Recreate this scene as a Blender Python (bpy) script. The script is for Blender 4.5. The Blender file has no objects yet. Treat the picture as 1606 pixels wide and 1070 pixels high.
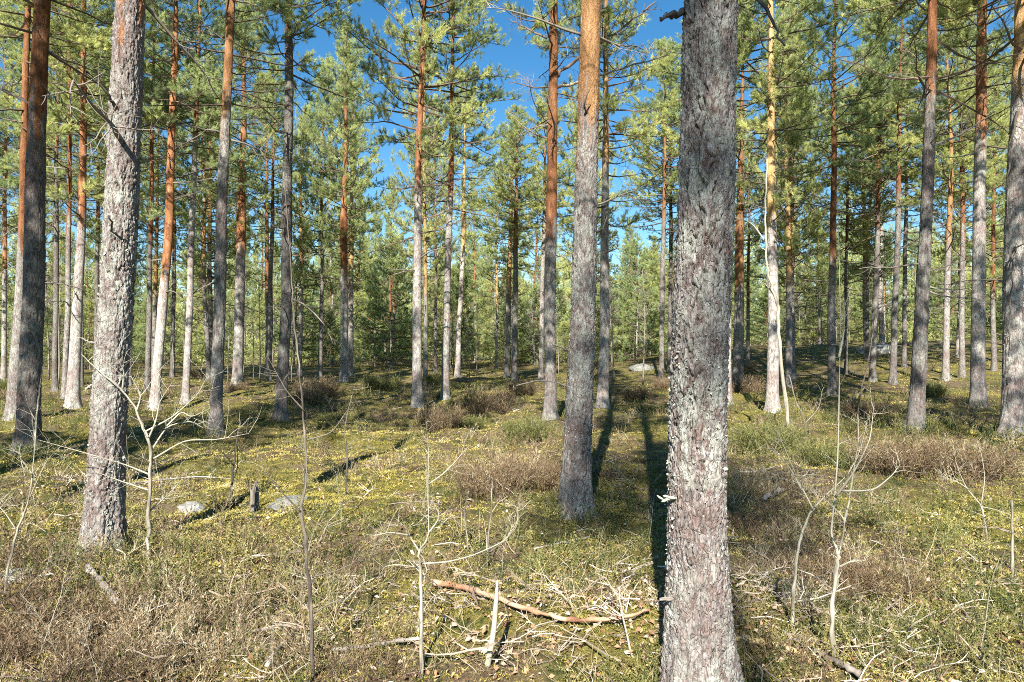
import bpy, math
import numpy as np
from mathutils import Vector, Matrix

# ------------------------------------------------------------------ camera, sky, sun, exposure
S = bpy.context.scene
COL = S.collection
F, CX, HY, CAMZ = 1160.0, 803.0, 545.0, 1.6          # focal length and horizon of the photograph, eye height
cd = bpy.data.cameras.new('camera'); cam = bpy.data.objects.new('camera', cd); COL.objects.link(cam)
cd.sensor_width = 36.0; cd.lens = 36.0*F/1606.0; cd.shift_y = 10.0/1606.0
cd.clip_start = 0.05; cd.clip_end = 5000
cam.location = (0, 0, CAMZ); cam.rotation_euler = (math.radians(90), 0, 0)
S.camera = cam

SUN_EL, SUN_AZ = math.radians(36), math.radians(8.5)   # light travels forward and AZ to the right of the view
w = bpy.data.worlds.new('World'); S.world = w; w.use_nodes = True
nt = w.node_tree; nt.nodes.clear()
sky = nt.nodes.new('ShaderNodeTexSky'); sky.sky_type = 'NISHITA'; sky.sun_disc = False
sky.sun_elevation = SUN_EL; sky.sun_rotation = math.radians(180) + SUN_AZ
sky.air_density = 1.0; sky.dust_density = 0.0; sky.ozone_density = 3.0; sky.altitude = 600
bg = nt.nodes.new('ShaderNodeBackground'); bg.inputs['Strength'].default_value = 0.05
wo = nt.nodes.new('ShaderNodeOutputWorld')
hs_ = nt.nodes.new('ShaderNodeHueSaturation'); hs_.inputs['Saturation'].default_value = 1.28; hs_.inputs['Hue'].default_value = .493; hs_.inputs['Value'].default_value = 1.22
nt.links.new(sky.outputs[0], hs_.inputs['Color']); nt.links.new(hs_.outputs[0], bg.inputs[0]); nt.links.new(bg.outputs[0], wo.inputs[0])
sl = bpy.data.lights.new('sun', 'SUN'); sl.energy = 5.0; sl.angle = math.radians(0.5); sl.color = (1.0, 0.95, 0.87)
so = bpy.data.objects.new('sun', sl); COL.objects.link(so)
ld = Vector((math.sin(SUN_AZ)*math.cos(SUN_EL), math.cos(SUN_AZ)*math.cos(SUN_EL), -math.sin(SUN_EL)))
so.rotation_euler = ld.to_track_quat('-Z', 'Y').to_euler()
S.view_settings.view_transform = 'Standard'; S.view_settings.look = 'None'
S.view_settings.gamma = 1.0; S.view_settings.use_curve_mapping = False
S.view_settings.exposure = 1.45
S.cycles.max_bounces = 6; S.cycles.diffuse_bounces = 4; S.cycles.glossy_bounces = 2
S.cycles.transmission_bounces = 2; S.cycles.transparent_max_bounces = 4
S.cycles.use_denoising = False
S.cycles.pixel_filter_type = 'BLACKMAN_HARRIS'; S.cycles.filter_width = 0.95
S.cycles.caustics_reflective = False; S.cycles.caustics_refractive = False

# ------------------------------------------------------------------ numeric helpers
RNG = np.random.default_rng(7)
def _hash(ix, iy, iz, seed):
    h = (ix.astype(np.int64)*374761393 + iy.astype(np.int64)*668265263 + iz.astype(np.int64)*2147483647 + seed*1274126177) & 0xFFFFFFFF
    h = ((h ^ (h >> 13))*1274126177) & 0xFFFFFFFF
    h = ((h ^ (h >> 16))*2246822519) & 0xFFFFFFFF
    h = h ^ (h >> 15)
    return (h & 0xFFFFFF)/float(0x1000000)
def vnoise(x, y, z, seed=0):
    x, y, z = np.broadcast_arrays(np.asarray(x, float), np.asarray(y, float), np.asarray(z, float))
    ix, iy, iz = np.floor(x), np.floor(y), np.floor(z)
    fx, fy, fz = x-ix, y-iy, z-iz
    fx = fx*fx*(3-2*fx); fy = fy*fy*(3-2*fy); fz = fz*fz*(3-2*fz)
    r = 0
    for dx in (0, 1):
        for dy in (0, 1):
            for dz in (0, 1):
                wgt = (fx if dx else 1-fx)*(fy if dy else 1-fy)*(fz if dz else 1-fz)
                r = r + wgt*_hash(ix+dx, iy+dy, iz+dz, seed)
    return r
def fbm(x, y, z, oct=3, seed=0):
    a, s, t = 1.0, 0.0, 0.0
    for o in range(oct):
        s = s + a*vnoise(np.asarray(x)*2**o, np.asarray(y)*2**o, np.asarray(z)*2**o, seed+o*17); t += a; a *= .5
    return s/t
def voronoi(x, y, z, seed=0):
    ix, iy, iz = np.floor(x), np.floor(y), np.floor(z)
    f1 = np.full(x.shape, 9.0); f2 = np.full(x.shape, 9.0); cid = np.zeros(x.shape)
    for dx in (-1, 0, 1):
        for dy in (-1, 0, 1):
            for dz in (-1, 0, 1):
                cx, cy, cz = ix+dx, iy+dy, iz+dz
                px = cx+_hash(cx, cy, cz, seed); py = cy+_hash(cx, cy, cz, seed+1); pz = cz+_hash(cx, cy, cz, seed+2)
                d = np.sqrt((px-x)**2+(py-y)**2+(pz-z)**2)
                n1 = d < f1
                f2 = np.where(n1, f1, np.minimum(f2, d))
                cid = np.where(n1, _hash(cx, cy, cz, seed+5), cid)
                f1 = np.where(n1, d, f1)
    return f1, f2, cid
def sstep(a, b, x):
    t = np.clip((np.asarray(x, float)-a)/(b-a), 0, 1); return t*t*(3-2*t)
def unit(v):
    v = np.asarray(v, float); return v/(np.linalg.norm(v)+1e-9)

# ------------------------------------------------------------------ terrain
def terrain(x, y):
    x = np.asarray(x, float); y = np.asarray(y, float)
    r = np.sqrt(x*x+y*y)
    az = x/np.maximum(y, 0.8)
    fr = sstep(-1, 3, y)
    z = 0.30*sstep(6, 16, y)*sstep(0.25, 0.6, az)*fr
    z = z + 1.25*sstep(20, 52, r)*sstep(0.06, 0.34, az)*fr
    z = z + 0.35*sstep(22, 60, r)*fr
    z = z + 0.22*(fbm(x/3.1, y/3.1, 0.3, 2, 11)-.5)*sstep(1, 5, r)
    z = z + 0.7*(fbm(x/14, y/14, 0.7, 2, 31)-.5)*sstep(8, 25, r)
    m = sstep(45, 14, r)
    z = z + m*(0.42*(fbm(x/1.1, y/1.1, 1.7, 2, 21)-.5) + 0.10*(vnoise(x/.19, y/.19, 2.2, 5)-.5))
    return z
def ray(px, py): return np.array([(px-CX)/F, 1.0, (HY-py)/F])
_T = np.exp(np.linspace(math.log(1.5), math.log(140), 3000))
def ground_at(px, py):
    d = ray(px, py)
    below = CAMZ+d[2]*_T < terrain(d[0]*_T, _T)
    k = int(np.argmax(below)) if below.any() else len(_T)-1
    return np.array([d[0]*_T[k], _T[k], float(terrain(d[0]*_T[k], _T[k]))])
def at(px, py, D):
    d = ray(px, py); return np.array([d[0]*D, D, CAMZ+d[2]*D])

# ------------------------------------------------------------------ mesh builder
class MB:
    def __init__(s): s.v = []; s.q = []; s.t = []; s.qm = []; s.tm = []; s.a = []; s.n = 0
    def add(s, v, quads=None, tris=None, mat=0, tint=0.5):
        v = np.asarray(v, float).reshape(-1, 3); s.v.append(v)
        s.a.append(np.broadcast_to(np.asarray(tint, float), (len(v),)))
        if quads is not None and len(quads):
            s.q.append(np.asarray(quads)+s.n); s.qm.append(np.full(len(quads), mat))
        if tris is not None and len(tris):
            s.t.append(np.asarray(tris)+s.n); s.tm.append(np.full(len(tris), mat))
        s.n += len(v)
    def tube(s, pts, rad, sides=5, mat=0, tint=0.5, cap=True):
        pts = np.asarray(pts, float); n = len(pts); rad = np.broadcast_to(np.asarray(rad, float), (n,))
        tan = np.gradient(pts, axis=0); tan /= np.linalg.norm(tan, axis=1)[:, None]+1e-9
        ref = np.array([0, 0, 1.0]) if abs(tan[:, 2]).mean() < .8 else np.array([1.0, 0, 0])
        u = np.cross(tan, ref); u /= np.linalg.norm(u, axis=1)[:, None]+1e-9
        vv = np.cross(tan, u)
        th = np.arange(sides)*2*math.pi/sides
        ring = pts[:, None, :]+rad[:, None, None]*(np.cos(th)[None, :, None]*u[:, None, :]+np.sin(th)[None, :, None]*vv[:, None, :])
        V = ring.reshape(-1, 3)
        i = np.arange(n-1)[:, None]*sides; j = np.arange(sides)[None, :]; k = (j+1) % sides
        Q = np.stack([i+j, i+k, i+sides+k, i+sides+j], -1).reshape(-1, 4)
        T = []
        if cap and sides > 2:
            T = [(0, b+1, b) for b in range(1, sides-1)]+[((n-1)*sides, (n-1)*sides+b, (n-1)*sides+b+1) for b in range(1, sides-1)]
        s.add(V, Q, T, mat, tint)
    def mesh(s, name, mats, smooth=True):
        me = bpy.data.meshes.new(name)
        V = np.concatenate(s.v) if s.v else np.zeros((0, 3))
        Q = np.concatenate(s.q) if s.q else np.zeros((0, 4), int); T = np.concatenate(s.t) if s.t else np.zeros((0, 3), int)
        me.vertices.add(len(V)); me.vertices.foreach_set('co', V.astype(np.float32).ravel())
        nl = len(Q)*4+len(T)*3; me.loops.add(nl)
        me.loops.foreach_set('vertex_index', np.concatenate([Q.ravel(), T.ravel()]).astype(np.int32))
        me.polygons.add(len(Q)+len(T))
        st = np.concatenate([np.arange(len(Q))*4, len(Q)*4+np.arange(len(T))*3]).astype(np.int32)
        me.polygons.foreach_set('loop_start', st)
        mi = np.concatenate((s.qm or [np.zeros(0)])+(s.tm or [np.zeros(0)])).astype(np.int32)
        for m in mats: me.materials.append(m)
        me.polygons.foreach_set('material_index', mi)
        me.polygons.foreach_set('use_smooth', np.full(len(Q)+len(T), smooth))
        at_ = me.attributes.new('tint', 'FLOAT', 'POINT')
        at_.data.foreach_set('value', np.concatenate(s.a).astype(np.float32))
        me.update(calc_edges=True); me.validate()
        return me
def link(name, me, parent=None, loc=(0, 0, 0), rot=(0, 0, 0), sc=(1, 1, 1)):
    o = bpy.data.objects.new(name, me); COL.objects.link(o)
    o.location = loc; o.rotation_euler = rot; o.scale = sc if hasattr(sc, '__len__') else (sc,)*3
    if parent: o.parent = parent
    return o
def tag(o, label, cat=None, group=None, kind=None):
    o['label'] = label
    if cat: o['category'] = cat
    if group: o['group'] = group
    if kind: o['kind'] = kind
    return o

# ------------------------------------------------------------------ materials
def mat_new(name):
    m = bpy.data.materials.new(name); m.use_nodes = True
    n = m.node_tree; b = n.nodes['Principled BSDF']; b.inputs['Roughness'].default_value = .85
    b.inputs['Specular IOR Level'].default_value = .15
    return m, n, b
def ramp(n, stops, src=None, interp='LINEAR'):
    r = n.nodes.new('ShaderNodeValToRGB'); r.color_ramp.interpolation = interp; e = r.color_ramp.elements
    while len(e) < len(stops): e.new(0.5)
    for k, (p, c) in enumerate(stops):
        e[k].position = p; e[k].color = (*c, 1) if len(c) == 3 else c
    if src is not None: n.links.new(src, r.inputs[0])
    return r.outputs[0]
def noise(n, vec, scale, detail=3, rough=.6, dist=0):
    t = n.nodes.new('ShaderNodeTexNoise'); t.inputs['Scale'].default_value = scale; t.inputs['Detail'].default_value = detail
    t.inputs['Roughness'].default_value = rough; t.inputs['Distortion'].default_value = dist
    n.links.new(vec, t.inputs['Vector']); return t.outputs[0]
def mapping(n, vec, sc):
    t = n.nodes.new('ShaderNodeMapping'); t.inputs['Scale'].default_value = sc; n.links.new(vec, t.inputs[0]); return t.outputs[0]
def mixc(n, f, a, b):
    t = n.nodes.new('ShaderNodeMix'); t.data_type = 'RGBA'
    for sock, v in ((t.inputs[0], f), (t.inputs[6], a), (t.inputs[7], b)):
        if hasattr(v, 'is_output'): n.links.new(v, sock)
        elif isinstance(v, tuple): sock.default_value = (*v, 1)
        else: sock.default_value = v
    return t.outputs[2]
def math_(n, op, a, b=0.0, clamp=False):
    t = n.nodes.new('ShaderNodeMath'); t.operation = op; t.use_clamp = clamp
    for sock, v in ((t.inputs[0], a), (t.inputs[1], b)):
        if hasattr(v, 'is_output'): n.links.new(v, sock)
        else: sock.default_value = v
    return t.outputs[0]
def attr(n, name='tint'):
    t = n.nodes.new('ShaderNodeAttribute'); t.attribute_name = name; return t.outputs['Fac']
def objco(n): return n.nodes.new('ShaderNodeTexCoord').outputs['Object']
def bump(n, b, h, strength, dist):
    t = n.nodes.new('ShaderNodeBump'); t.inputs['Strength'].default_value = strength; t.inputs['Distance'].default_value = dist
    n.links.new(h, t.inputs['Height']); n.links.new(t.outputs[0], b.inputs['Normal'])

def bark_material():
    m, n, b = mat_new('pine_bark'); co = objco(n)
    rnd = n.nodes.new('ShaderNodeObjectInfo').outputs['Random']
    st = mapping(n, co, (1, 1, .28)); st2 = mapping(n, co, (1, 1, .45))
    wob = n.nodes.new('ShaderNodeTexNoise'); wob.inputs['Scale'].default_value = 18; n.links.new(st2, wob.inputs['Vector'])
    vm = n.nodes.new('ShaderNodeVectorMath'); vm.operation = 'MULTIPLY_ADD'; vm.inputs[1].default_value = (.11, .11, .11)
    n.links.new(wob.outputs['Color'], vm.inputs[0]); n.links.new(st2, vm.inputs[2])
    v = n.nodes.new('ShaderNodeTexVoronoi'); v.feature = 'DISTANCE_TO_EDGE'; v.inputs['Scale'].default_value = 46; n.links.new(vm.outputs[0], v.inputs['Vector'])
    vc = n.nodes.new('ShaderNodeTexVoronoi'); vc.inputs['Scale'].default_value = 46; n.links.new(vm.outputs[0], vc.inputs['Vector'])
    cell = n.nodes.new('ShaderNodeSeparateColor'); n.links.new(vc.outputs['Color'], cell.inputs[0])
    fine = noise(n, st, 55, 5, .7); med = noise(n, st, 9, 4, .65, .3); big = noise(n, co, 1.7, 3, .55)
    grey = ramp(n, [(.28, (.10, .082, .072)), (.42, (.215, .180, .162)), (.54, (.33, .285, .262)), (.70, (.52, .475, .44))],
                math_(n, 'ADD', math_(n, 'MULTIPLY', fine, .86), math_(n, 'MULTIPLY', cell.outputs[0], .14)))
    red = ramp(n, [(.3, (.13, .072, .055)), (.7, (.33, .21, .17))], fine)
    grey = mixc(n, math_(n, 'MULTIPLY', ramp(n, [(.55, (0, 0, 0)), (.8, (1, 1, 1))], cell.outputs[1]), .6), grey, red)
    # lichen sits in its own patches on the old bark
    lm = ramp(n, [(.46, (0, 0, 0)), (.54, (1, 1, 1))], noise(n, st2, 15, 6, .8, .8))
    lm2 = ramp(n, [(.36, (0, 0, 0)), (.56, (1, 1, 1))], big)
    lich = ramp(n, [(.35, (.36, .37, .31)), (.65, (.66, .665, .59))], fine)
    grey = mixc(n, math_(n, 'MULTIPLY', math_(n, 'MULTIPLY', lm, lm2), .85), grey, lich)
    org = ramp(n, [(.30, (.07, .034, .022)), (.44, (.185, .078, .035)), (.56, (.34, .15, .066)), (.70, (.50, .31, .19))],
               math_(n, 'ADD', math_(n, 'MULTIPLY', med, .6), math_(n, 'MULTIPLY', fine, .4)))
    yel = ramp(n, [(.3, (.33, .19, .07)), (.7, (.60, .44, .21))], med)
    org = mixc(n, ramp(n, [(.6, (0, 0, 0)), (.9, (.8, .8, .8))], rnd), org, yel)
    f = math_(n, 'ADD', attr(n), math_(n, 'MULTIPLY', math_(n, 'SUBTRACT', med, .5), 1.3))
    f = ramp(n, [(.38, (0, 0, 0)), (.62, (1, 1, 1))], f)
    def scaled(col, k):
        t = n.nodes.new('ShaderNodeHueSaturation'); n.links.new(col, t.inputs['Color']); n.links.new(k, t.inputs['Value']); return t.outputs[0]
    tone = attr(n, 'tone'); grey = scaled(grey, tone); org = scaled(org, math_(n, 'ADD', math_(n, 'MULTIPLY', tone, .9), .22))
    c = mixc(n, f, grey, org)
    hv = n.nodes.new('ShaderNodeHueSaturation'); n.links.new(c, hv.inputs['Color'])
    n.links.new(math_(n, 'ADD', math_(n, 'MULTIPLY', rnd, .2), .88), hv.inputs['Value'])
    n.links.new(hv.outputs[0], b.inputs['Base Color'])
    edge = ramp(n, [(0, (0, 0, 0)), (.16, (1, 1, 1))], v.outputs['Distance'])
    h = math_(n, 'ADD', math_(n, 'MULTIPLY', edge, .38), math_(n, 'MULTIPLY', fine, 1.0))
    bump(n, b, h, .9, .012)
    return m
def tint_material(name, stops, noise_scale=0, namt=.3, rough=.8, spec=.15, transl=0, bumpamt=0, stretch=1, gain=1.0):
    stops = [(p, tuple(min(.75, x*gain) for x in c)) for p, c in stops]
    m, n, b = mat_new(name); b.inputs['Roughness'].default_value = rough; b.inputs['Specular IOR Level'].default_value = spec
    f = attr(n)
    if noise_scale:
        nz = noise(n, mapping(n, objco(n), (1, 1, stretch)), noise_scale, 4, .7)
        f = math_(n, 'ADD', f, math_(n, 'MULTIPLY', math_(n, 'SUBTRACT', nz, .5), namt*2), True)
        if bumpamt: bump(n, b, nz, .8, bumpamt)
    c = ramp(n, stops, f); n.links.new(c, b.inputs['Base Color'])
    if transl:
        tr = n.nodes.new('ShaderNodeBsdfTranslucent'); n.links.new(c, tr.inputs[0])
        mx = n.nodes.new('ShaderNodeMixShader'); mx.inputs[0].default_value = transl
        n.links.new(b.outputs[0], mx.inputs[1]); n.links.new(tr.outputs[0], mx.inputs[2])
        n.links.new(mx.outputs[0], n.nodes['Material Output'].inputs[0])
    return m
def needle_material():
    m, n, b = mat_new('pine_needles'); b.inputs['Roughness'].default_value = .55; b.inputs['Specular IOR Level'].default_value = .3
    rnd = n.nodes.new('ShaderNodeObjectInfo').outputs['Random']
    c = ramp(n, [(0, (.085, .10, .038)), (.35, (.195, .22, .075)), (.7, (.325, .335, .12)), (1, (.43, .41, .19))], attr(n))
    c2 = ramp(n, [(0, (.058, .085, .042)), (.35, (.14, .18, .074)), (.7, (.245, .285, .115)), (1, (.35, .37, .175))], attr(n))
    c = mixc(n, ramp(n, [(.3, (0, 0, 0)), (.7, (1, 1, 1))], rnd), c, c2)
    n.links.new(c, b.inputs['Base Color'])
    tr = n.nodes.new('ShaderNodeBsdfTranslucent'); n.links.new(c, tr.inputs[0])
    mx = n.nodes.new('ShaderNodeAddShader')
    n.links.new(b.outputs[0], mx.inputs[0]); n.links.new(tr.outputs[0], mx.inputs[1])
    n.links.new(mx.outputs[0], n.nodes['Material Output'].inputs[0])
    return m
def ground_material():
    m, n, b = mat_new('forest_floor'); co = objco(n)
    a = noise(n, co, .55, 5, .65, .5); f = noise(n, co, 14, 6, .8); g = noise(n, co, 3.1, 5, .7, .4); fine = noise(n, co, 60, 4, .75)
    moss = ramp(n, [(.3, (.06, .06, .016)), (.5, (.19, .165, .04)), (.7, (.37, .30, .085))], f)
    lit = ramp(n, [(.3, (.055, .036, .022)), (.5, (.15, .105, .062)), (.65, (.29, .215, .14)), (.8, (.44, .36, .26))], fine)
    grn = ramp(n, [(.3, (.025, .034, .010)), (.7, (.10, .115, .03))], f)
    c = mixc(n, ramp(n, [(.42, (0, 0, 0)), (.56, (1, 1, 1))], a), moss, lit)
    c = mixc(n, ramp(n, [(.52, (0, 0, 0)), (.62, (1, 1, 1))], g), c, grn)
    pale = ramp(n, [(.64, (0, 0, 0)), (.70, (1, 1, 1))], noise(n, co, 1.9, 5, .75, .3))
    c = mixc(n, math_(n, 'MULTIPLY', pale, .6), c, (.42, .39, .30))
    hv = n.nodes.new('ShaderNodeHueSaturation'); hv.inputs['Value'].default_value = 1.0; n.links.new(c, hv.inputs['Color'])
    n.links.new(hv.outputs[0], b.inputs['Base Color'])
    bump(n, b, math_(n, 'ADD', f, math_(n, 'MULTIPLY', fine, .5)), 1.0, .05)
    return m
M_BARK = bark_material(); M_NEEDLE = needle_material(); M_GROUND = ground_material()
M_LIMB = tint_material('limb_bark', [(0, (.06, .045, .036)), (.5, (.19, .14, .105)), (1, (.36, .29, .23))], 30, .25, bumpamt=.004)
M_DEAD = tint_material('dead_wood', [(0, (.05, .042, .036)), (.5, (.22, .19, .16)), (1, (.46, .42, .37))], 25, .3, bumpamt=.004, stretch=.4)
M_BIRCH = tint_material('young_birch_bark', [(0, (.06, .05, .04)), (.35, (.18, .155, .12)), (.65, (.36, .33, .25)), (1, (.52, .48, .37))], 22, .22, bumpamt=.003)
M_LICHEN = tint_material('lichen', [(0, (.24, .25, .20)), (.5, (.38, .39, .32)), (1, (.52, .52, .44))], 40, .2)
M_REDBR = tint_material('peeling_branch_bark', [(0, (.13, .06, .04)), (.5, (.42, .22, .13)), (1, (.60, .42, .28))], 35, .35, bumpamt=.006)
M_YELBR = tint_material('yellow_bare_wood', [(0, (.22, .15, .06)), (.5, (.50, .37, .17)), (1, (.66, .53, .30))], 25, .3, bumpamt=.004)
M_MOSS = tint_material('moss', [(0, (.085, .082, .02)), (.35, (.185, .165, .038)), (.7, (.30, .25, .065)), (1, (.40, .335, .12))], rough=.9, gain=1.22)
M_BILB = tint_material('shrub_leaves', [(0, (.024, .042, .013)), (.4, (.082, .10, .03)), (.75, (.20, .19, .06)), (1, (.33, .28, .11))], rough=.5, spec=.3, transl=.2, gain=1.2)
M_HEATH = tint_material('heather', [(0, (.06, .042, .026)), (.35, (.16, .108, .066)), (.7, (.28, .21, .12)), (1, (.44, .385, .26))], gain=1.0)
M_HEATHG = tint_material('green_heather', [(0, (.03, .038, .014)), (.4, (.09, .10, .03)), (.75, (.17, .16, .055)), (1, (.27, .24, .11))], gain=1.2)
M_GRASS = tint_material('dry_grass', [(0, (.13, .10, .055)), (.5, (.33, .27, .15)), (1, (.55, .48, .32))], transl=.15, gain=.95)
M_TWIG = tint_material('twig', [(0, (.075, .055, .042)), (.5, (.27, .215, .165)), (1, (.54, .48, .40))], gain=1.1)
M_LEAF = tint_material('dead_leaf', [(0, (.12, .06, .03)), (.5, (.31, .19, .105)), (1, (.54, .45, .36))], rough=.6, spec=.25, gain=1.15)
M_ROCK = tint_material('rock', [(0, (.10, .10, .085)), (.5, (.27, .265, .24)), (1, (.50, .50, .46))], 9, .5, bumpamt=.02)

# ------------------------------------------------------------------ ground sheet
def build_ground():
    rr = np.concatenate([[0.0], np.exp(np.linspace(math.log(.4), math.log(60), 430)), np.exp(np.linspace(math.log(63), math.log(3000), 40))])
    th = np.concatenate([np.linspace(-52, 52, 760), np.linspace(53.5, 306.5, 150)])*math.pi/180
    R, T = np.meshgrid(rr, th, indexing='ij')
    X, Y = R*np.sin(T), R*np.cos(T); Z = terrain(X, Y)
    nr, nth = R.shape; mb = MB()
    i = np.arange(nr-1)[:, None]*nth; j = np.arange(nth)[None, :]; k = (j+1) % nth
    Q = np.stack([i+j, i+nth+j, i+nth+k, i+k], -1).reshape(-1, 4)
    Q = Q[nth:]                                   # the innermost ring becomes triangles
    c = np.arange(nth); T3 = np.stack([np.zeros(nth, int), nth+c, nth+(c+1) % nth], -1)
    mb.add(np.stack([X, Y, Z], -1).reshape(-1, 3), Q, T3)
    o = link('ground', mb.mesh('ground', [M_GROUND])); tag(o, 'uneven forest floor of moss, litter and low plants', 'ground', kind='structure')
build_ground()

# ------------------------------------------------------------------ woody growth helpers
def perp(d, rng):
    d = unit(d); a = rng.normal(size=3); a -= d*np.dot(a, d); return unit(a)
def wander(p, d, L, n, rng, wob=.12, lift=0.0):
    pts = [np.array(p, float)]; d = unit(d)
    for _ in range(n):
        d = unit(d+rng.normal(size=3)*wob+np.array([0, 0, lift])); pts.append(pts[-1]+d*L/n)
    return np.array(pts)
def twigs_on(mb, pts, r0, rng, n, length, depth=1, mat=0, tint=.5, up=.0, spread=1.0, s0=.25):
    L = len(pts)-1
    for _ in range(n):
        s = rng.uniform(s0, 1.0)*L; i = min(int(s), L-1); p = pts[i]+(pts[i+1]-pts[i])*(s-i)
        d0 = unit(pts[i+1]-pts[i]); d = unit(d0*.7+perp(d0, rng)*spread+np.array([0, 0, up]))
        l = length*rng.uniform(.4, 1.1)*(1.15-.6*s/L); r = r0*rng.uniform(.6, 1)
        q = wander(p, d, l, 4, rng, .16, up*.3)
        mb.tube(q, np.linspace(r, r*.35, 5), 3, mat, np.clip(tint+rng.normal()*.12, 0, 1), cap=False)
        if depth > 1: twigs_on(mb, q, r*.7, rng, max(2, n//3), length*.45, depth-1, mat, tint, up, spread)

def make_dead_branch(seed):
    rng = np.random.default_rng(seed); mb = MB(); L = 1.0
    pts = wander((0, 0, 0), (1, 0, rng.uniform(-.25, .3)), L, 9, rng, .10, rng.uniform(-.05, .07))
    mb.tube(pts, np.linspace(.016, .004, 10), 5, 0, .45)
    twigs_on(mb, pts, .0055, rng, int(rng.integers(5, 12)), .38, 2, 0, .5, .05)
    return mb.mesh('dead_branch', [M_DEAD])
DEAD = [make_dead_branch(900+i) for i in range(10)]

# ------------------------------------------------------------------ pine crown meshes (limbs, twigs and needle tufts)
def needles(mb, P, D, rng, k, nl, nw, mat, tint):
    P = np.asarray(P); D = np.asarray(D); n = len(P)
    if n == 0: return
    D = D/(np.linalg.norm(D, axis=1)[:, None]+1e-9)
    A = rng.normal(size=(n, 3)); U = np.cross(D, A); U /= np.linalg.norm(U, axis=1)[:, None]+1e-9; W = np.cross(D, U)
    sh = rng.uniform(.09, .17, n)
    t = rng.uniform(0, 1, (n, k)); ph = rng.uniform(0, 2*math.pi, (n, k)); op = rng.uniform(.35, 1.0, (n, k))
    rad = np.cos(ph)[..., None]*U[:, None]+np.sin(ph)[..., None]*W[:, None]
    nd = D[:, None]*np.cos(op)[..., None]+rad*np.sin(op)[..., None]
    base = P[:, None]+D[:, None]*(t*sh[:, None])[..., None]
    ln = nl*rng.uniform(.75, 1.25, (n, k))
    side = np.cross(nd, rng.normal(size=(n, k, 3))); side /= np.linalg.norm(side, axis=2)[..., None]+1e-9
    a = base-side*nw/2; b = base+side*nw/2; c = base+nd*ln[..., None]
    V = np.stack([a, b, c], 2).reshape(-1, 3); Tn = np.arange(len(V)).reshape(-1, 3)
    tt = np.repeat(np.clip(np.asarray(tint)[:, None]+rng.normal(size=(n, k))*.10, 0, 1).ravel(), 3)
    mb.add(V, None, Tn, mat, tt)
def make_crown(seed, H, R, low=.75, gap=.15, bare=1.6, k=36, nl=.085, nw=.0078, spacing=.29, step=.10):
    rng = np.random.default_rng(seed); mb = MB(); P = []; D = []; TI = []
    z = -bare
    while z < H*.985:
        t = max(z/H, 0); dead = z < 0 and rng.random() < .85
        nlimb = int(rng.integers(1, 3)) if z < 0 else int(rng.integers(3, 6)); az0 = rng.uniform(0, 6.28)
        for q in range(nlimb):
            if rng.random() < gap: continue
            prof = (low+(1-low)*min(t/.3, 1)) if t < .3 else (1-(t-.3)/.7)**.75*.88+.12
            L = R*prof*rng.uniform(.55, 1.15)
            az = az0+q*6.28/nlimb+rng.normal()*.35; el = math.radians(-6+58*t**1.3+rng.normal()*11)
            d = np.array([math.cos(az)*math.cos(el), math.sin(az)*math.cos(el), math.sin(el)])
            pts = wander((0, 0, z+rng.normal()*.06), d, L, 7, rng, .09, .05)
            mb.tube(pts, np.linspace(.008+.009*L, .004, 8), 4, 1, rng.uniform(.1, .42), cap=False)
            if dead:
                twigs_on(mb, pts, .006, rng, 9, .55, 2, 1, .5, .03); continue
            lt = rng.normal()*.11
            s = rng.uniform(.28, .5) if t < .6 else .12; s *= L
            while s < L:
                i = min(int(s/L*7), 6); p = pts[i]+(pts[i+1]-pts[i])*(s/L*7-i); d0 = unit(pts[i+1]-pts[i])
                sd = unit(np.cross(d0, (0, 0, 1)))*(1 if rng.random() < .5 else -1)
                dd = unit(d0*rng.uniform(.4, .6)+sd*rng.uniform(.4, .6)+np.array([0, 0, rng.uniform(-.1, .5)]))
                sl_ = (.16+.30*L/2.0*(1.15-s/L))*rng.uniform(.6, 1.3)
                q2 = wander(p, dd, sl_, 3, rng, .18, .10)
                mb.tube(q2, [.006, .005, .004, .003], 3, 1, .5, cap=False)
                m = max(2, int(sl_/.062)); u = rng.uniform(.25, 1, m)*3
                for uu in u:
                    ii = min(int(uu), 2); P.append(q2[ii]+(q2[ii+1]-q2[ii])*(uu-ii))
                    D.append(unit(q2[ii+1]-q2[ii])*.8+rng.normal(size=3)*.55+np.array([0, 0, .35])); TI.append(.42+lt+rng.normal()*.13)
                P.append(q2[-1]); D.append(unit(q2[-1]-q2[-2])+np.array([0, 0, .3])); TI.append(.55+lt)
                s += step*rng.uniform(.7, 1.4)
            P.append(pts[-1]); D.append(d); TI.append(.55)
        z += spacing*rng.uniform(.75, 1.3)*(1 if z < H*.7 else .7)
    needles(mb, P, D, rng, k, nl, nw, 0, TI)
    return mb.mesh('crown', [M_NEEDLE, M_LIMB], smooth=False)
CROWN_H = 8.0
CROWNS = [make_crown(100+i, CROWN_H, [2.2, 1.9, 2.5, 2.1, 1.8, 2.3, 2.0][i], low=[.7, .9, .6, .8, .7, .95, .6][i], gap=[.12, .2, .25, .15, .3, .1, .2][i]) for i in range(7)]
YOUNG = [make_crown(150+i, 5.0, [1.25, 1.0, 1.4][i], low=1.0, gap=.1, bare=.6, spacing=.25, k=32) for i in range(3)]

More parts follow.
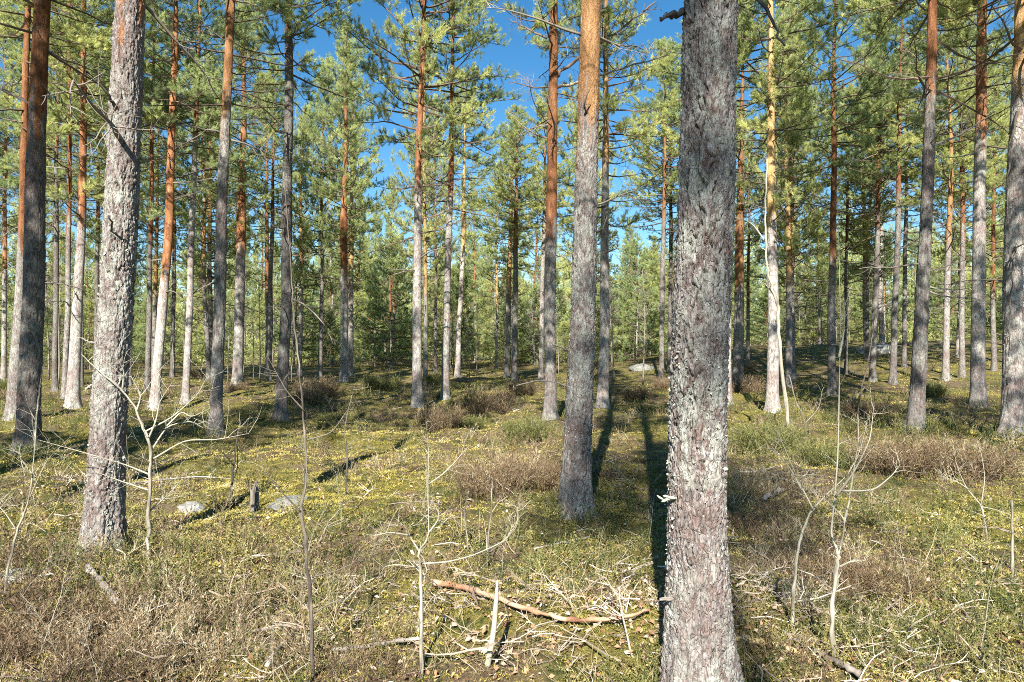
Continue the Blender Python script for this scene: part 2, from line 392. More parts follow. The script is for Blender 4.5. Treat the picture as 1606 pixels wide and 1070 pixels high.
# ------------------------------------------------------------------ pine trunks
def make_trunk(path, rads, nz, ns, zc, seed, disp=0.0, lump=.06, flare=.55, tone=1.0):
    """path: (z, x, y) control rows relative to the base; rads: (z, r) rows."""
    path = np.array(path, float); rads = np.array(rads, float); H = path[-1, 0]
    if isinstance(nz, tuple): zz = np.concatenate([np.linspace(-.25, nz[1], nz[0]), np.linspace(nz[1], H, 60)[1:]])
    else: zz = np.concatenate([np.linspace(-.25, .5, max(8, nz//5)), np.linspace(.5, H, nz)[1:]])
    fine = np.linspace(0, H, 200)
    def sm(vals):
        v = np.interp(fine, path[:, 0], vals); ker = np.hanning(31); ker /= ker.sum()
        return np.interp(zz, fine, np.convolve(np.pad(v, 15, mode='reflect', reflect_type='odd'), ker, 'valid'))
    cx, cy = sm(path[:, 1]), sm(path[:, 2])
    cx = cx+.05*(vnoise(zz*.45, 0, seed, 3)-.5)*sstep(0, 2, zz); cy = cy+.10*(vnoise(zz*.4, 9, seed, 4)-.5)*sstep(0, 2, zz)
    r = np.interp(zz, rads[:, 0], rads[:, 1])
    th = np.arange(ns)*2*math.pi/ns
    ZZ, TH = np.meshgrid(zz, th, indexing='ij'); RR = np.repeat(r[:, None], ns, 1)
    lobes = .5+.5*np.sin(TH*5+seed)*np.sin(TH*2+seed*1.7)
    RR = RR*(1+flare*np.exp(-np.maximum(ZZ, 0)/.20)*(.3+lobes))
    ux, uy = np.cos(TH), np.sin(TH)
    RR = RR*(1+lump*(fbm(ux*1.1, uy*1.1, ZZ*2.2+seed, 2, seed)*2-1))
    tint = sstep(zc-1.3, zc+1.3, ZZ+1.6*(fbm(ux*1.5, uy*1.5, ZZ*.8, 2, seed+3)-.5))
    if disp:
        rm = .14
        wx = 1.2*(fbm(ux*4, uy*4, ZZ*9, 3, seed+8)-.5)
        ridge = 1-np.abs(2*fbm(ux*rm*34+wx, uy*rm*34+wx, ZZ*6.5, 3, seed+1)-1)*1.6
        f1, f2, cid = voronoi(ux*rm*17+wx*.7, uy*rm*17-wx*.7, ZZ*4.2+wx, seed+2)
        crack = (1-sstep(.0, .10, f2-f1))*sstep(.45, .6, fbm(ux*2, uy*2, ZZ*3, 2, seed+6))
        g1, g2, gid = voronoi(ux*rm*80+wx*2, uy*rm*80+wx*2, ZZ*38, seed+3)
        ff = fbm(ux*rm*95, uy*rm*95, ZZ*60, 3, seed+4)
        d = disp*(1.2*ridge+.55*cid+.7*gid*sstep(.02, .3, g2-g1)+1.6*(ff-.5)-2.2*crack)*(1-.7*tint)
        RR = RR+d-d.mean()
    X = cx[:, None]+RR*ux; Y = cy[:, None]+RR*uy
    nr = len(zz); mb = MB()
    i = np.arange(nr-1)[:, None]*ns; j = np.arange(ns)[None, :]; kk = (j+1) % ns
    Q = np.stack([i+j, i+kk, i+ns+kk, i+ns+j], -1).reshape(-1, 4)
    mb.add(np.stack([X, Y, ZZ], -1).reshape(-1, 3), Q, [((nr-1)*ns, (nr-1)*ns+b, (nr-1)*ns+b+1) for b in range(1, ns-1)], 0, tint.ravel())
    cpos = lambda z: (float(np.interp(z, zz, cx)), float(np.interp(z, zz, cy)), float(np.interp(z, zz, r)))
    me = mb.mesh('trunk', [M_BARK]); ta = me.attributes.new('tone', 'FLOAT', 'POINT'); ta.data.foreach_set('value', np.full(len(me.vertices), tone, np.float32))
    return me, cpos

# bark tone per trunk: lichen-crusted ones pale, shaded trunks have their shade painted in
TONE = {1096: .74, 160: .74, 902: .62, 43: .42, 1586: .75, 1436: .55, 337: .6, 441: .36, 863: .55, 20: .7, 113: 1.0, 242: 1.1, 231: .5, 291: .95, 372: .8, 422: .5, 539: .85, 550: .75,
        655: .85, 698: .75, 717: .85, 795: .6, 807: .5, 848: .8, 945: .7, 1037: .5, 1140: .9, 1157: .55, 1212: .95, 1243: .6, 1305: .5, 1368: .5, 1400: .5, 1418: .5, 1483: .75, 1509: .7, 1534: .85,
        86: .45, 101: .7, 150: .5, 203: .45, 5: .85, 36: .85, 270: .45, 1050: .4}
TREES = []                                             # ground positions already taken
def pine(px, py, wb, path_px, w350, zc, H, hc, label, crown=None, ndead=6, nz=90, ns=16, disp=0, group='pines standing nearest the camera',
         cs=1.0, base=None, tone=None):
    seed = int(px*7+py)
    rng = np.random.default_rng(seed)
    B = ground_at(px, py) if base is None else base
    D = B[1]; root = bpy.data.objects.new('pine_tree', None); COL.objects.link(root); root.location = B
    root.empty_display_size = .3
    tag(root, label, 'pine tree', group)
    rows = [(0, 0, 0)]
    for (qx, qy) in path_px:
        p = at(qx, qy, D)-B
        if p[2] > rows[-1][0]+.2 and p[2] < H: rows.append((p[2], p[0], 0))
    if len(rows) > 1:
        a, b = rows[0], rows[-1]; k = (b[1]-a[1])/max(b[0]-a[0], .5)
    else: k = rng.normal()*.012
    last = rows[-1]; rows.append((H, last[1]+k*.7*(H-last[0]), rng.normal()*.25))
    mpp = D/F; z350 = max(at(px, 350, D)[2]-B[2], 1.5)
    r0 = wb*mpp*.5/1.12; r1 = w350*mpp*.5; r1 = min(r1, r0)
    rads = [(0, r0), (.6, r0*.93+r1*.07*0), (z350, r1), (max(hc+1, z350+1), r1*.78), (H, .012)]
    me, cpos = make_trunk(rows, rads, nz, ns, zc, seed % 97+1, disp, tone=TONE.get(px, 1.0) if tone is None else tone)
    link('trunk', me, root)
    c = CROWNS[int(rng.integers(len(CROWNS)))] if crown is None else CROWNS[crown]
    x0, y0, _ = cpos(hc); x1, y1, _ = cpos(H*.98); ch = (H-hc)
    ax = Vector((x1-x0, y1-y0, ch)).normalized()
    rot = (ax.to_track_quat('Z', 'Y').to_matrix() @ Matrix.Rotation(rng.uniform(0, 6.28), 3, 'Z')).to_euler()
    wd = cs*rng.uniform(.92, 1.1)
    link('crown', c, root, (x0, y0, hc), rot, (wd, wd, ch/CROWN_H))
    for _ in range(ndead):
        z = rng.uniform(2.2, max(hc, 3)); x, y, r = cpos(z); az = rng.uniform(0, 6.28)
        link('dead_branch', DEAD[int(rng.integers(len(DEAD)))], root, (x+math.cos(az)*r*.7, y+math.sin(az)*r*.7, z), (rng.uniform(0, 6), rng.normal()*.25, az), rng.uniform(.4, 1.5))
    TREES.append((B[0], B[1])); root['_c'] = 0; del root['_c']
    return root, cpos, B
def add_branch(t, pts, r, tint=.5, ntw=6, tl=.35, seed=1, name='dead_branch', mat=None, up=0.05):
    """a particular limb of one tree; pts are world points"""
    root, cpos, B = t; rng = np.random.default_rng(seed); pts = np.array(pts, float)-B
    s = np.linspace(0, len(pts)-1, len(pts)*4); P = np.stack([np.interp(s, np.arange(len(pts)), pts[:, k]) for k in range(3)], 1)
    ker = np.array([.25, .5, .25]); Q = P.copy()
    for _ in range(2): Q[1:-1] = .25*Q[:-2]+.5*Q[1:-1]+.25*Q[2:]
    Q[1:-1] += rng.normal(size=Q[1:-1].shape)*r*.35
    mb = MB(); mb.tube(Q, np.linspace(r, r*.35, len(Q)), 7, 0, tint)
    twigs_on(mb, Q, r*.3, rng, ntw, tl, 2, 0, tint, up)
    return link(name, mb.mesh(name, [mat or M_DEAD]), root)

# the nearest trunks, each placed on the ground where the photo shows its foot: (foot x, foot y, foot width) px, trunk line px, width at y=350
NEAR = 'pines standing nearest the camera'
t_big = pine(1096, 1092, 106, [(1092, 700), (1107, 350), (1118, 0)], 80, 4.6, 15.5, 7.3,
     'thick scaly grey pine with lichen flakes, the closest trunk of all', crown=2, ndead=0, nz=(620, 3.9), ns=230, disp=.011)
t_two = pine(160, 872, 60, [(170, 700), (187, 350), (202, 0)], 46, 4.25, 15, 6.8,
     'lichen-crusted grey pine with a curved stub branch, beside the spreading pale sapling', crown=0, ndead=3, nz=(520, 4.6), ns=150, disp=.012)
t_three = pine(902, 808, 50, [(908, 600), (915, 350), (923, 0)], 35, 3.6, 15, 7.6,
     'knobbly dappled pine turning orange above, casting its shadow by the brown heather bush', crown=3, ndead=3, nz=(460, 5.2), ns=120, disp=.010)
t_four = pine(43, 712, 38, [(57, 350), (68, 0)], 27, 4.8, 15, 7.5,
     'dark broad pine standing in shade at the mossy edge with a pale sapling before it', ndead=5, nz=(300, 7), ns=80, disp=.008)
t_r37 = pine(1586, 685, 34, [(1591, 350), (1601, 0)], 25, 5.6, 15, 7.5,
     'thick shadow-striped pine with dark crooked side branch, last trunk on the right', crown=5, ndead=9, nz=(300, 8), ns=80, disp=.008)
t_r33 = pine(1436, 672, 26, [(1441, 560), (1452, 350), (1460, 0)], 17, 5.6, 15, 7.0,
     'dark crooked pine bowed at its foot, with shade all down its trunk', crown=5, ndead=9, nz=(260, 8), ns=64, disp=.007)
t_12 = pine(337, 685, 22, [(348, 350), (361, 0)], 16, 6.0, 15, 7.6,
     'straight slim pine with grey foot and shaded middle left of the blackest trunk', ndead=6, nz=(240, 8), ns=56, disp=.006)
t_15 = pine(441, 658, 21, [(452, 350), (453, 0)], 15, 8.0, 15, 7.2,
     'blackest straight pine trunk, dark from foot to top', ndead=9, nz=(220, 9), ns=48, disp=.006)
t_22 = pine(863, 657, 21, [(864, 350), (867, 0)], 17, 3.8, 15.5, 7.4,
     'red-brown pine with dark foot and flaking orange top left of the knobbly pine', crown=4, ndead=7, nz=(220, 9), ns=48, disp=.006)
MID = 'pines a little farther into the wood'
rowsP = [
 (20, 658, 22, [(33, 350), (42, 0)], 11, 3.6, 15, 8, 'slim orange pine just left of the dark broad shaded pine'),
 (113, 640, 22, [(128, 350), (133, 0)], 12, 4.6, 15, 8, 'pale grey pine with whitish foot between the dark broad pine and the lichen-crusted pine'),
 (242, 643, 18, [(254, 500), (264, 350), (275, 0)], 13, 3.4, 15, 8, 'brightest orange leaning pine with dark foot'),
 (231, 615, 10, [(237, 350), (240, 150)], 7, 5.0, 15, 8, 'thin shaded pine tight against the left of the brightest orange pine'),
 (291, 631, 13, [(302, 350), (308, 180)], 9, 7.5, 14, 8, 'slim pale grey pine right of the brightest orange pine'),
 (372, 605, 19, [(379, 360), (382, 180)], 14, 5.2, 15, 8, 'stout pinkish pine seen between the slim shaded pine and the blackest one'),
 (422, 597, 9, [(427, 350), (430, 200)], 6, 7, 14, 8.5, 'thin brown pine close to the left side of the blackest trunk'),
 (539, 600, 14, [(540, 350), (542, 180)], 11, 4.8, 15, 7, 'grey and orange pine, left one of the touching pair behind the tall sapling'),
 (550, 590, 10, [(551, 350), (553, 150)], 8, 4.6, 15, 7, 'pinkish pine, right one of the touching pair behind the tall sapling'),
 (655, 640, 19, [(653, 350), (664, 0)], 12, 5.8, 16.5, 7.5, 'tall grey pine with sunlit white foot and thin bare side branches in the sky gap'),
 (698, 626, 15, [(705, 350), (712, 0)], 9.5, 6.0, 15.5, 8.2, 'slim pine with a tangled dark bush around its foot'),
 (717, 592, 10, [(727, 350), (730, 150)], 6.5, 6.0, 14, 8, 'thin pale leaning pine right of the one with the tangled bush'),
 (795, 592, 10, [(801, 350), (803, 250)], 7, 4.2, 12, 6, 'orange-topped pine, left of the close pair left of the red-brown pine'),
 (807, 597, 11, [(809, 350), (810, 250)], 7, 5.5, 12, 6.5, 'darker pine, right of the close pair left of the red-brown pine'),
 (848, 597, 9, [(853, 350)], 6, 8, 13, 7.5, 'pale thin pine half hidden behind the red-brown pine'),
 (945, 640, 21, [(950, 350), (952, 0)], 12, 6.4, 15, 7.6, 'shadow-banded pine just right behind the knobbly dappled pine'),
 (1037, 600, 10, [(1041, 350), (1043, 150)], 7, 7, 14, 8, 'dark thin pine just left of the closest big trunk'),
 (1140, 636, 17, [(1142, 350)], 11, 7, 14.5, 8, 'lichen-pale pine mostly hidden by the right edge of the closest trunk'),
 (1157, 602, 20, [(1161, 350), (1163, 150)], 12, 3.9, 14.5, 7.5, 'orange pine with broad dark foot right of the closest trunk'),
 (1212, 645, 22, [(1210, 350), (1209, 0)], 14, 4.4, 15, 7.6, 'yellowish pine with a pale bent birch leaning by its foot'),
 (1243, 594, 11, [(1241, 350), (1240, 220)], 8, 4.4, 13.5, 7.5, 'slim orange pine right behind the bent birch'),
 (1305, 622, 15, [(1307, 350), (1309, 50)], 9.5, 3.9, 14.5, 7.8, 'orange pine with black foot behind the tallest forked birch sapling'),
 (1368, 598, 11, [(1376, 350), (1379, 200)], 7, 5.6, 14, 7.5, 'slim dark pine with reddish edge right of the black-footed orange one'),
 (1400, 602, 12, [(1408, 350), (1411, 180)], 8, 6.5, 14, 7.5, 'dark leaning pine close left of the crooked dark pine'),
 (1418, 577, 8, [(1421, 350)], 6, 7, 13, 7, 'thin dark pine squeezed against the left of the crooked dark pine'),
 (1483, 597, 12, [(1488, 350), (1490, 200)], 8, 4.5, 13.5, 7.5, 'grey pine with orange top right of the crooked dark pine'),
 (1509, 592, 10, [(1510, 350)], 7, 4.8, 13.5, 7.5, 'thin pale pine close left of the twin-looking grey one'),
 (1534, 640, 25, [(1535, 350), (1538, 200)], 18, 6.0, 14.5, 7.6, 'wide lichen-grey pine next to the last thick trunk on the right'),
 (86, 614, 10, [(88, 350)], 7, 7.5, 14, 8, 'thin dark pine between the dark broad pine and the pale grey one'),
 (101, 625, 10, [(110, 350)], 7, 4.6, 14, 8, 'thin reddish pine touching the left edge of the pale grey pine'),
 (150, 600, 9, [(154, 350)], 6, 6.0, 13.5, 7.5, 'thin dark pine close left of the lichen-crusted pine'),
 (203, 605, 9, [(206, 350)], 6.5, 7, 14, 8, 'thin dark pine close right of the lichen-crusted pine'),
 (5, 602, 9, [(8, 350)], 6, 4.0, 14, 8, 'thin pinkish pine at the very left of the wood'),
 (36, 600, 7, [(38, 350)], 5, 4.0, 14, 8, 'thin pink stem behind the slim orange pine'),
 (270, 592, 8, [(273, 350)], 5.5, 6, 13, 7, 'thin dark pine just right of the brightest orange pine'),
 (1050, 585, 8, [(1052, 350)], 6, 7, 13, 7, 'thin black pine nearly touching the left edge of the closest trunk'),
]
big_trees = {}
for r in rowsP:
    r = r[:7]+(r[7]-.4-1.3*((r[0]*13 % 10)/10),)+r[8:]
    big_trees[r[0]] = pine(*r, group=MID, nz=70, ns=18, ndead=5)
# particular limbs the photo shows
D = t_big[2][1]
add_branch(t_big, [at(1150, -25, D), at(1190, -5, D-.1), at(1212, 35, D-.15), at(1231, 72, D-.2)], .012, .12, 4, .10, 3)
add_branch(t_big, [at(1075, 20, D), at(1050, 24, D-.12), at(1036, 28, D-.2)], .016, .1, 2, .06, 4)
D = t_two[2][1]
add_branch(t_two, [at(186, 190, D), at(178, 160, D-.12), at(165, 140, D-.2), at(150, 124, D-.25)], .016, .1, 1, .05, 5)
add_branch(t_two, [at(172, 372, D), at(176, 350, D-.22), at(170, 338, D-.28)], .010, .1, 1, .05, 6)
add_branch(t_two, [at(165, 545, D), at(145, 537, D-.05), at(128, 530, D-.1)], .012, .75, 5, .12, 7)
add_branch(t_two, [at(158, 608, D), at(143, 604, D-.05), at(134, 612, D-.1)], .012, .9, 4, .08, 8)
D = t_three[2][1]
add_branch(t_three, [at(925, 190, D), at(915, 165, D-.2), at(925, 140, D-.25)], .014, .1, 1, .05, 9)
add_branch(t_three, [at(890, 550, D), at(870, 540, D-.1), at(858, 535, D-.1)], .010, .35, 4, .2, 10)
add_branch(t_three, [at(890, 607, D), at(868, 598, D-.1), at(838, 597, D-.15), at(810, 605, D-.2)], .009, .5, 3, .15, 11)
add_branch(t_three, [at(932, 362, D), at(945, 362, D), at(952, 340, D)], .014, .2, 4, .2, 12)
D = t_22[2][1]
add_branch(t_22, [at(872, 138, D), at(905, 130, D+.1), at(960, 112, D), at(1048, 86, D-.3)], .035, .75, 10, .8, 13, 'branch', M_LIMB)
add_branch(t_22, [at(870, 122, D), at(895, 100, D), at(935, 72, D), at(975, 45, D), at(1028, 3, D)], .04, .35, 10, .9, 14, 'branch', M_LIMB)
add_branch(t_22, [at(858, 60, D), at(825, 45, D), at(800, 30, D)], .025, .4, 9, .7, 15, 'branch', M_LIMB)
D = t_r37[2][1]
add_branch(t_r37, [at(1596, 150, D), at(1593, 195, D-.2), at(1583, 240, D-.3), at(1578, 300, D-.35)], .025, .1, 5, .4, 16)
add_branch(t_r37, [at(1598, 380, D), at(1589, 400, D-.25), at(1586, 440, D-.3), at(1582, 560, D-.35)], .02, .15, 5, .5, 17)
D = t_r33[2][1]
add_branch(t_r33, [at(1460, 230, D), at(1500, 215, D), at(1540, 190, D-.3), at(1560, 175, D)], .02, .7, 9, .7, 18)
add_branch(t_r33, [at(1455, 450, D), at(1490, 455, D), at(1520, 452, D-.3)], .015, .6, 7, .5, 19)

# lichen flakes standing off the bark of the closest trunks
def lichen_on(t, n, zmax, size, seed, zmin=0.0):
    root, cpos, B = t; rng = np.random.default_rng(seed); mb = MB()
    z = rng.uniform(zmin, zmax, n)
    z = z[fbm(np.zeros(n)+seed, z*3, 0, 2, 5) > .42]
    for zz in z:
        x, y, r = cpos(zz); r *= 1+.35*math.exp(-zz/.16)*.8
        th = rng.uniform(0, 6.28); o = np.array([math.cos(th), math.sin(th), 0]); tg = np.array([-o[1], o[0], 0])
        c = np.array([x, y, zz])+o*(r+.001)
        s = size*rng.uniform(.4, 1.3); m = 6
        d = unit(o*rng.uniform(.15, .9)+tg*rng.normal()*.6+np.array([0, 0, rng.normal()*.6]))
        sd = unit(np.cross(d, rng.normal(size=3))); up = np.cross(d, sd)
        v = [c-o*.004]
        for q in range(m):
            a = (q/(m-1)-.5)*2.2; rr = s*rng.uniform(.6, 1.1)
            v.append(c+d*math.cos(a)*rr+sd*math.sin(a)*rr+up*rng.normal()*s*.22)
        mb.add(v, None, [(0, q+1, q+2) for q in range(m-1)], 0, rng.uniform(.2, .9))
    link('lichen', mb.mesh('lichen', [M_LICHEN], False), root)['kind'] = 'stuff'
lichen_on(t_big, 1700, 2.2, .011, 1); lichen_on(t_two, 900, 2.4, .018, 2); lichen_on(t_three, 500, 2.2, .016, 3)
lichen_on(t_r37, 250, 4.0, .02, 4)
# the pale fungus-like lichen tuft and the broken stub on the left side of the closest trunk
def stub(t, px, py, ln, r, seed, name, mats, tint):
    root, cpos, B = t; rng = np.random.default_rng(seed); D = B[1]; mb = MB()
    p0 = at(px, py, D)-B; x, y, rr = cpos(p0[2])
    s0 = np.array([x-rr*.8, y-.05, p0[2]])
    for q in range(3):
        pts = wander(s0+rng.normal(size=3)*.012, (-1, -.25, .15+rng.normal()*.2), ln*rng.uniform(.7, 1.1), 5, rng, .15)
        mb.tube(pts, np.array([1, .9, 1.1, .8, .9, .3])*r*rng.uniform(.7, 1.1), 6, 0, tint)
    link(name, mb.mesh(name, mats), root)
stub(t_big, 1045, 775, .09, .008, 5, 'branch_stub', [M_LICHEN], .4)
stub(t_big, 1040, 935, .08, .006, 6, 'branch_stub', [M_DEAD], .55)

# pines behind and beside the photographer whose crowns dapple the scene
for (x, y, H, hc, cr, wd) in ((-1.46, -14.0, 19.4, 14.9, 0, .8), (-2.25, -19.0, 22.0, 18.2, 5, .75), (-9.0, 1.0, 15, 7.5, 2, .95), (-5.6, 3.3, 15, 7.6, 0, .95), (-7.8, 1.2, 14.5, 7.0, 5, .9),
                              (6.2, 3.0, 14.5, 7.2, 3, .9), (8.2, 1.5, 14, 7.5, 1, .95)):
    B = np.array([x, y, float(terrain(x, y))])
    root = bpy.data.objects.new('pine_tree', None); COL.objects.link(root); root.location = B
    tag(root, 'pine beside or behind the photographer, out of view', 'pine tree', 'pines outside the picture')
    me, cp = make_trunk([(0, 0, 0), (H, .0, .1)], [(0, .13), (hc, .11 if y > -5 else .055), (H, .012)], 60, 16, 5, int(x*10) % 50, 0)
    link('trunk', me, root); x0, y0, _ = cp(hc)
    link('crown', CROWNS[cr], root, (x0, y0, hc), (0, 0, x), (wd, wd, (H-hc)/CROWN_H)); TREES.append((x, y))

# ------------------------------------------------------------------ the rest of the wood
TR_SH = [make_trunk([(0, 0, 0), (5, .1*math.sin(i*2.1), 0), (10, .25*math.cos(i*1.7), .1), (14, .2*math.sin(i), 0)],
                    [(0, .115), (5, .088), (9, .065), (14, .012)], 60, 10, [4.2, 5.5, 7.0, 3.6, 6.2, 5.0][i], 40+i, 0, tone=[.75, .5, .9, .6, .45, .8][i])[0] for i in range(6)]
rng = np.random.default_rng(2024)
def skyline(px):                                       # tallest a tree of the back wood reaches in the photo, by bearing
    if 735 < px < 850: return 215
    if 585 < px < 648: return 250
    if 955 < px < 1040: return 130
    return -40
def wood_pine(x, y, H, hcf, young, label, group):
    B = (x, y, float(terrain(x, y))-.03)
    root = bpy.data.objects.new('young_pine' if young else 'pine_tree', None); COL.objects.link(root); root.location = B
    tag(root, label, 'young pine' if young else 'pine tree', group); lean = rng.normal()*.018; yaw = rng.uniform(0, 6.28)
    root.rotation_euler = (rng.normal()*.015, lean, yaw)
    s = H/14.0
    link('trunk', TR_SH[int(rng.integers(6))], root, sc=(s*rng.uniform(.8, 1.15),)*2+(s,))
    hc = H*hcf; ch = H-hc
    if young: link('crown', YOUNG[int(rng.integers(3))], root, (0, 0, hc), sc=(max(.95, ch/4.3)*rng.uniform(.9, 1.3),)*2+(ch/5.0,))
    else: link('crown', CROWNS[int(rng.integers(7))], root, (0, 0, hc), sc=(rng.uniform(.72, 1.0),)*2+(ch/CROWN_H,))
    TREES.append((x, y))
def place(n, r0, r1, mind, hmin, hmax, hc0, hc1, young, label, group, amin=-.80, amax=.80):
    k = 0; tries = 0
    while k < n and tries < n*60:
        tries += 1
        y = math.sqrt(rng.uniform(r0*r0, r1*r1)); a = rng.uniform(amin, amax); x = a*y
        if any((x-u)**2+(y-v)**2 < mind*mind for u, v in TREES): continue
        H = rng.uniform(hmin, hmax); px = CX+F*a; lim = skyline(px)
        zmax = CAMZ+(HY-lim)/F*y
        if H > zmax:
            H = zmax
            if H < 4 or y < 50: continue
        wood_pine(x, y, H, rng.uniform(hc0, hc1), young, label, group); k += 1
for px_, y_, h_ in ((470, 36, 13), (545, 43, 14.5), (560, 58, 13), (502, 34, 14.5), (522, 52, 15.5), (590, 66, 13.5), (683, 40, 14.5), (778, 47, 12.5), (835, 56, 15), (618, 52, 13), (745, 62, 15)): wood_pine((px_-CX)/F*y_, y_, h_, .3, False, 'tall pine in the back wood, its trunk thin among many alike', 'pines of the back wood')
place(36, 24, 38, 1.8, 10.5, 15.5, .26, .45, False, 'tall pine in the back wood, its trunk thin among many alike', 'pines of the back wood')
place(105, 66, 96, 2.2, 9, 15, .10, .30, False, 'distant slender pine, one of many behind the back wood', 'distant pines')
place(170, 46, 70, 1.3, 3.0, 8.5, .04, .14, True, 'bushy young pine with low green branches deep in the wood', 'young pines deep in the wood')

# thin leafless young trunks between the far pines
def make_snag(seed):
    rng = np.random.default_rng(seed); mb = MB(); pts = wander((0, 0, -.1), (rng.normal()*.04, 0, 1), 4.2, 9, rng, .03, .1)
    mb.tube(pts, np.linspace(.035, .008, 10), 5, 0, .5)
    twigs_on(mb, pts, .007, rng, 34, .75, 2, 0, .6, .05, 1.1)
    return mb.mesh('dead_sapling', [M_DEAD])
SN = [make_snag(700+i) for i in range(4)]
for k in range(60):
    y = rng.uniform(26, 58); a = rng.uniform(-.75, .75); x = a*y
    o = link('dead_sapling', SN[k % 4], None, (x, y, float(terrain(x, y))), (0, 0, rng.uniform(0, 6)), rng.uniform(.6, 1.25))
    tag(o, 'thin grey leafless young tree between the far trunks', 'dead tree', 'leafless young trees in the back wood')

# the wood that closes the view
def far_wood():
    rng = np.random.default_rng(5); mb = MB()
    for k in range(420):
        r = rng.uniform(88, 165); a = rng.uniform(-1.0, 1.0); x, y = r*math.sin(a), r*math.cos(a); z = float(terrain(x, y)); H = rng.uniform(3, 9) if k % 3 == 0 else rng.uniform(10, 17)
        if 720 < CX+F*math.tan(a) < 860: H *= .75
        mb.tube([(x, y, z-.2), (x, y, z+H*.5), (x, y, z+H)], [.12, .08, .02], 5, 1, rng.uniform(.2, .8))
        n = 800; zz = H*(.04+.96*rng.uniform(0, 1, n)**.9); rad = 2.0*np.sqrt(rng.uniform(0, 1, n))*(1.05-zz/H)**.5
        th = rng.uniform(0, 6.28, n); P = np.stack([x+rad*np.cos(th), y+rad*np.sin(th), z+zz], 1)
        needles(mb, P, rng.normal(size=(n, 3))+np.array([0, 0, .5]), rng, 5, .34, .06, 0, .62+rng.normal(size=n)*.15)
    for k in range(420):
        y = rng.uniform(56, 100); x = rng.uniform(-.85, .85)*y; z = float(terrain(x, y)); n = 110; H = rng.uniform(.8, 3.0)
        P = np.stack([x+rng.normal(size=n)*.8, y+rng.normal(size=n)*.8, z+H*rng.uniform(0, 1, n)], 1)
        needles(mb, P, rng.normal(size=(n, 3))+np.array([0, 0, .8]), rng, 6, .22, .035, 0, .45+rng.normal(size=n)*.2)
    o = link('far_wood', mb.mesh('far_wood', [M_NEEDLE, M_LIMB], False)); tag(o, 'green far-off wood closing the view behind all the trunks', 'forest', kind='stuff')
far_wood()

# ------------------------------------------------------------------ undergrowth (nobody could count it): one object per kind
def strip(p, w0, w1, rng):
    """thin flat blade along points"""
    p = np.asarray(p); n = len(p); sd = perp(p[-1]-p[0], rng); w = np.linspace(w0, w1, n)[:, None]*.5
    v = np.concatenate([p-sd*w, p+sd*w]); t = []
    for i in range(n-1): t += [(i, n+i, n+i+1), (i, n+i+1, i+1)]
    return v, t
class Proto:
    def __init__(s): s.v = []; s.t = []; s.a = []; s.n = 0
    def add(s, v, t, a):
        v = np.asarray(v, float); s.v.append(v); s.t.append(np.asarray(t)+s.n); s.a.append(np.full(len(v), float(a))); s.n += len(v)
    def done(s): s.v = np.concatenate(s.v); s.t = np.concatenate(s.t); s.a = np.concatenate(s.a); return s
def leaf(c, d, up, l, w):
    sd = unit(np.cross(d, up)); return [c, c+d*l*.5+sd*w*.5-up*w*.08, c+d*l, c+d*l*.5-sd*w*.5-up*w*.08], [(0, 1, 2), (0, 2, 3)]
def p_moss(rng):
    P = Proto()
    for _ in range(20):
        r = .035*math.sqrt(rng.random()); th = rng.uniform(0, 6.28); b = np.array([r*math.cos(th), r*math.sin(th), -.004])
        d = unit([math.cos(th)*r*14+rng.normal()*.35, math.sin(th)*r*14+rng.normal()*.35, 1.0]); l = rng.uniform(.012, .032)
        sd = perp(d, rng)*rng.uniform(.002, .0045); P.add([b-sd, b+sd, b+d*l], [(0, 1, 2)], rng.normal()*.10)
    return P.done()
def p_bilb(rng):
    P = Proto()
    for _ in range(int(rng.integers(4, 7))):
        pts = wander((rng.normal()*.02, rng.normal()*.02, -.01), (rng.normal()*.45, rng.normal()*.45, 1), rng.uniform(.09, .2), 4, rng, .2)
        v, t = strip(pts, .003, .0015, rng); P.add(v, t, .25)
        for _ in range(int(rng.integers(7, 12))):
            s = rng.uniform(.25, 1)*4; i = min(int(s), 3); c = pts[i]+(pts[i+1]-pts[i])*(s-i)
            d = unit([rng.normal(), rng.normal(), .35]); up = unit(perp(d, rng)+np.array([0, 0, .8]))
            v, t = leaf(c, d, up, rng.uniform(.010, .020), rng.uniform(.006, .011)); P.add(v, t, rng.normal()*.14)
    return P.done()
def p_heath(rng, h=.22, nst=9, nl=13):
    P = Proto()
    for _ in range(nst):
        pts = wander((rng.normal()*.03, rng.normal()*.03, -.01), (rng.normal()*.5, rng.normal()*.5, 1), h*rng.uniform(.5, 1.15), 4, rng, .22)
        v, t = strip(pts, .0035, .0015, rng); P.add(v, t, -.1)
        for _ in range(nl):
            s = rng.uniform(.25, 1)*4; i = min(int(s), 3); c = pts[i]+(pts[i+1]-pts[i])*(s-i)
            d = unit(unit(pts[i+1]-pts[i])+perp(pts[i+1]-pts[i], rng)*.8); l = rng.uniform(.015, .04); sd = perp(d, rng)*.0022
            P.add([c-sd, c+sd, c+d*l], [(0, 1, 2)], rng.normal()*.14)
    return P.done()
def p_grass(rng):
    P = Proto()
    for _ in range(8):
        pts = wander((rng.normal()*.02, rng.normal()*.02, -.01), (rng.normal()*.5, rng.normal()*.5, 1), rng.uniform(.10, .26), 5, rng, .16, -.10)
        v, t = strip(pts, .0035, .0012, rng); P.add(v, t, rng.normal()*.15)
    return P.done()
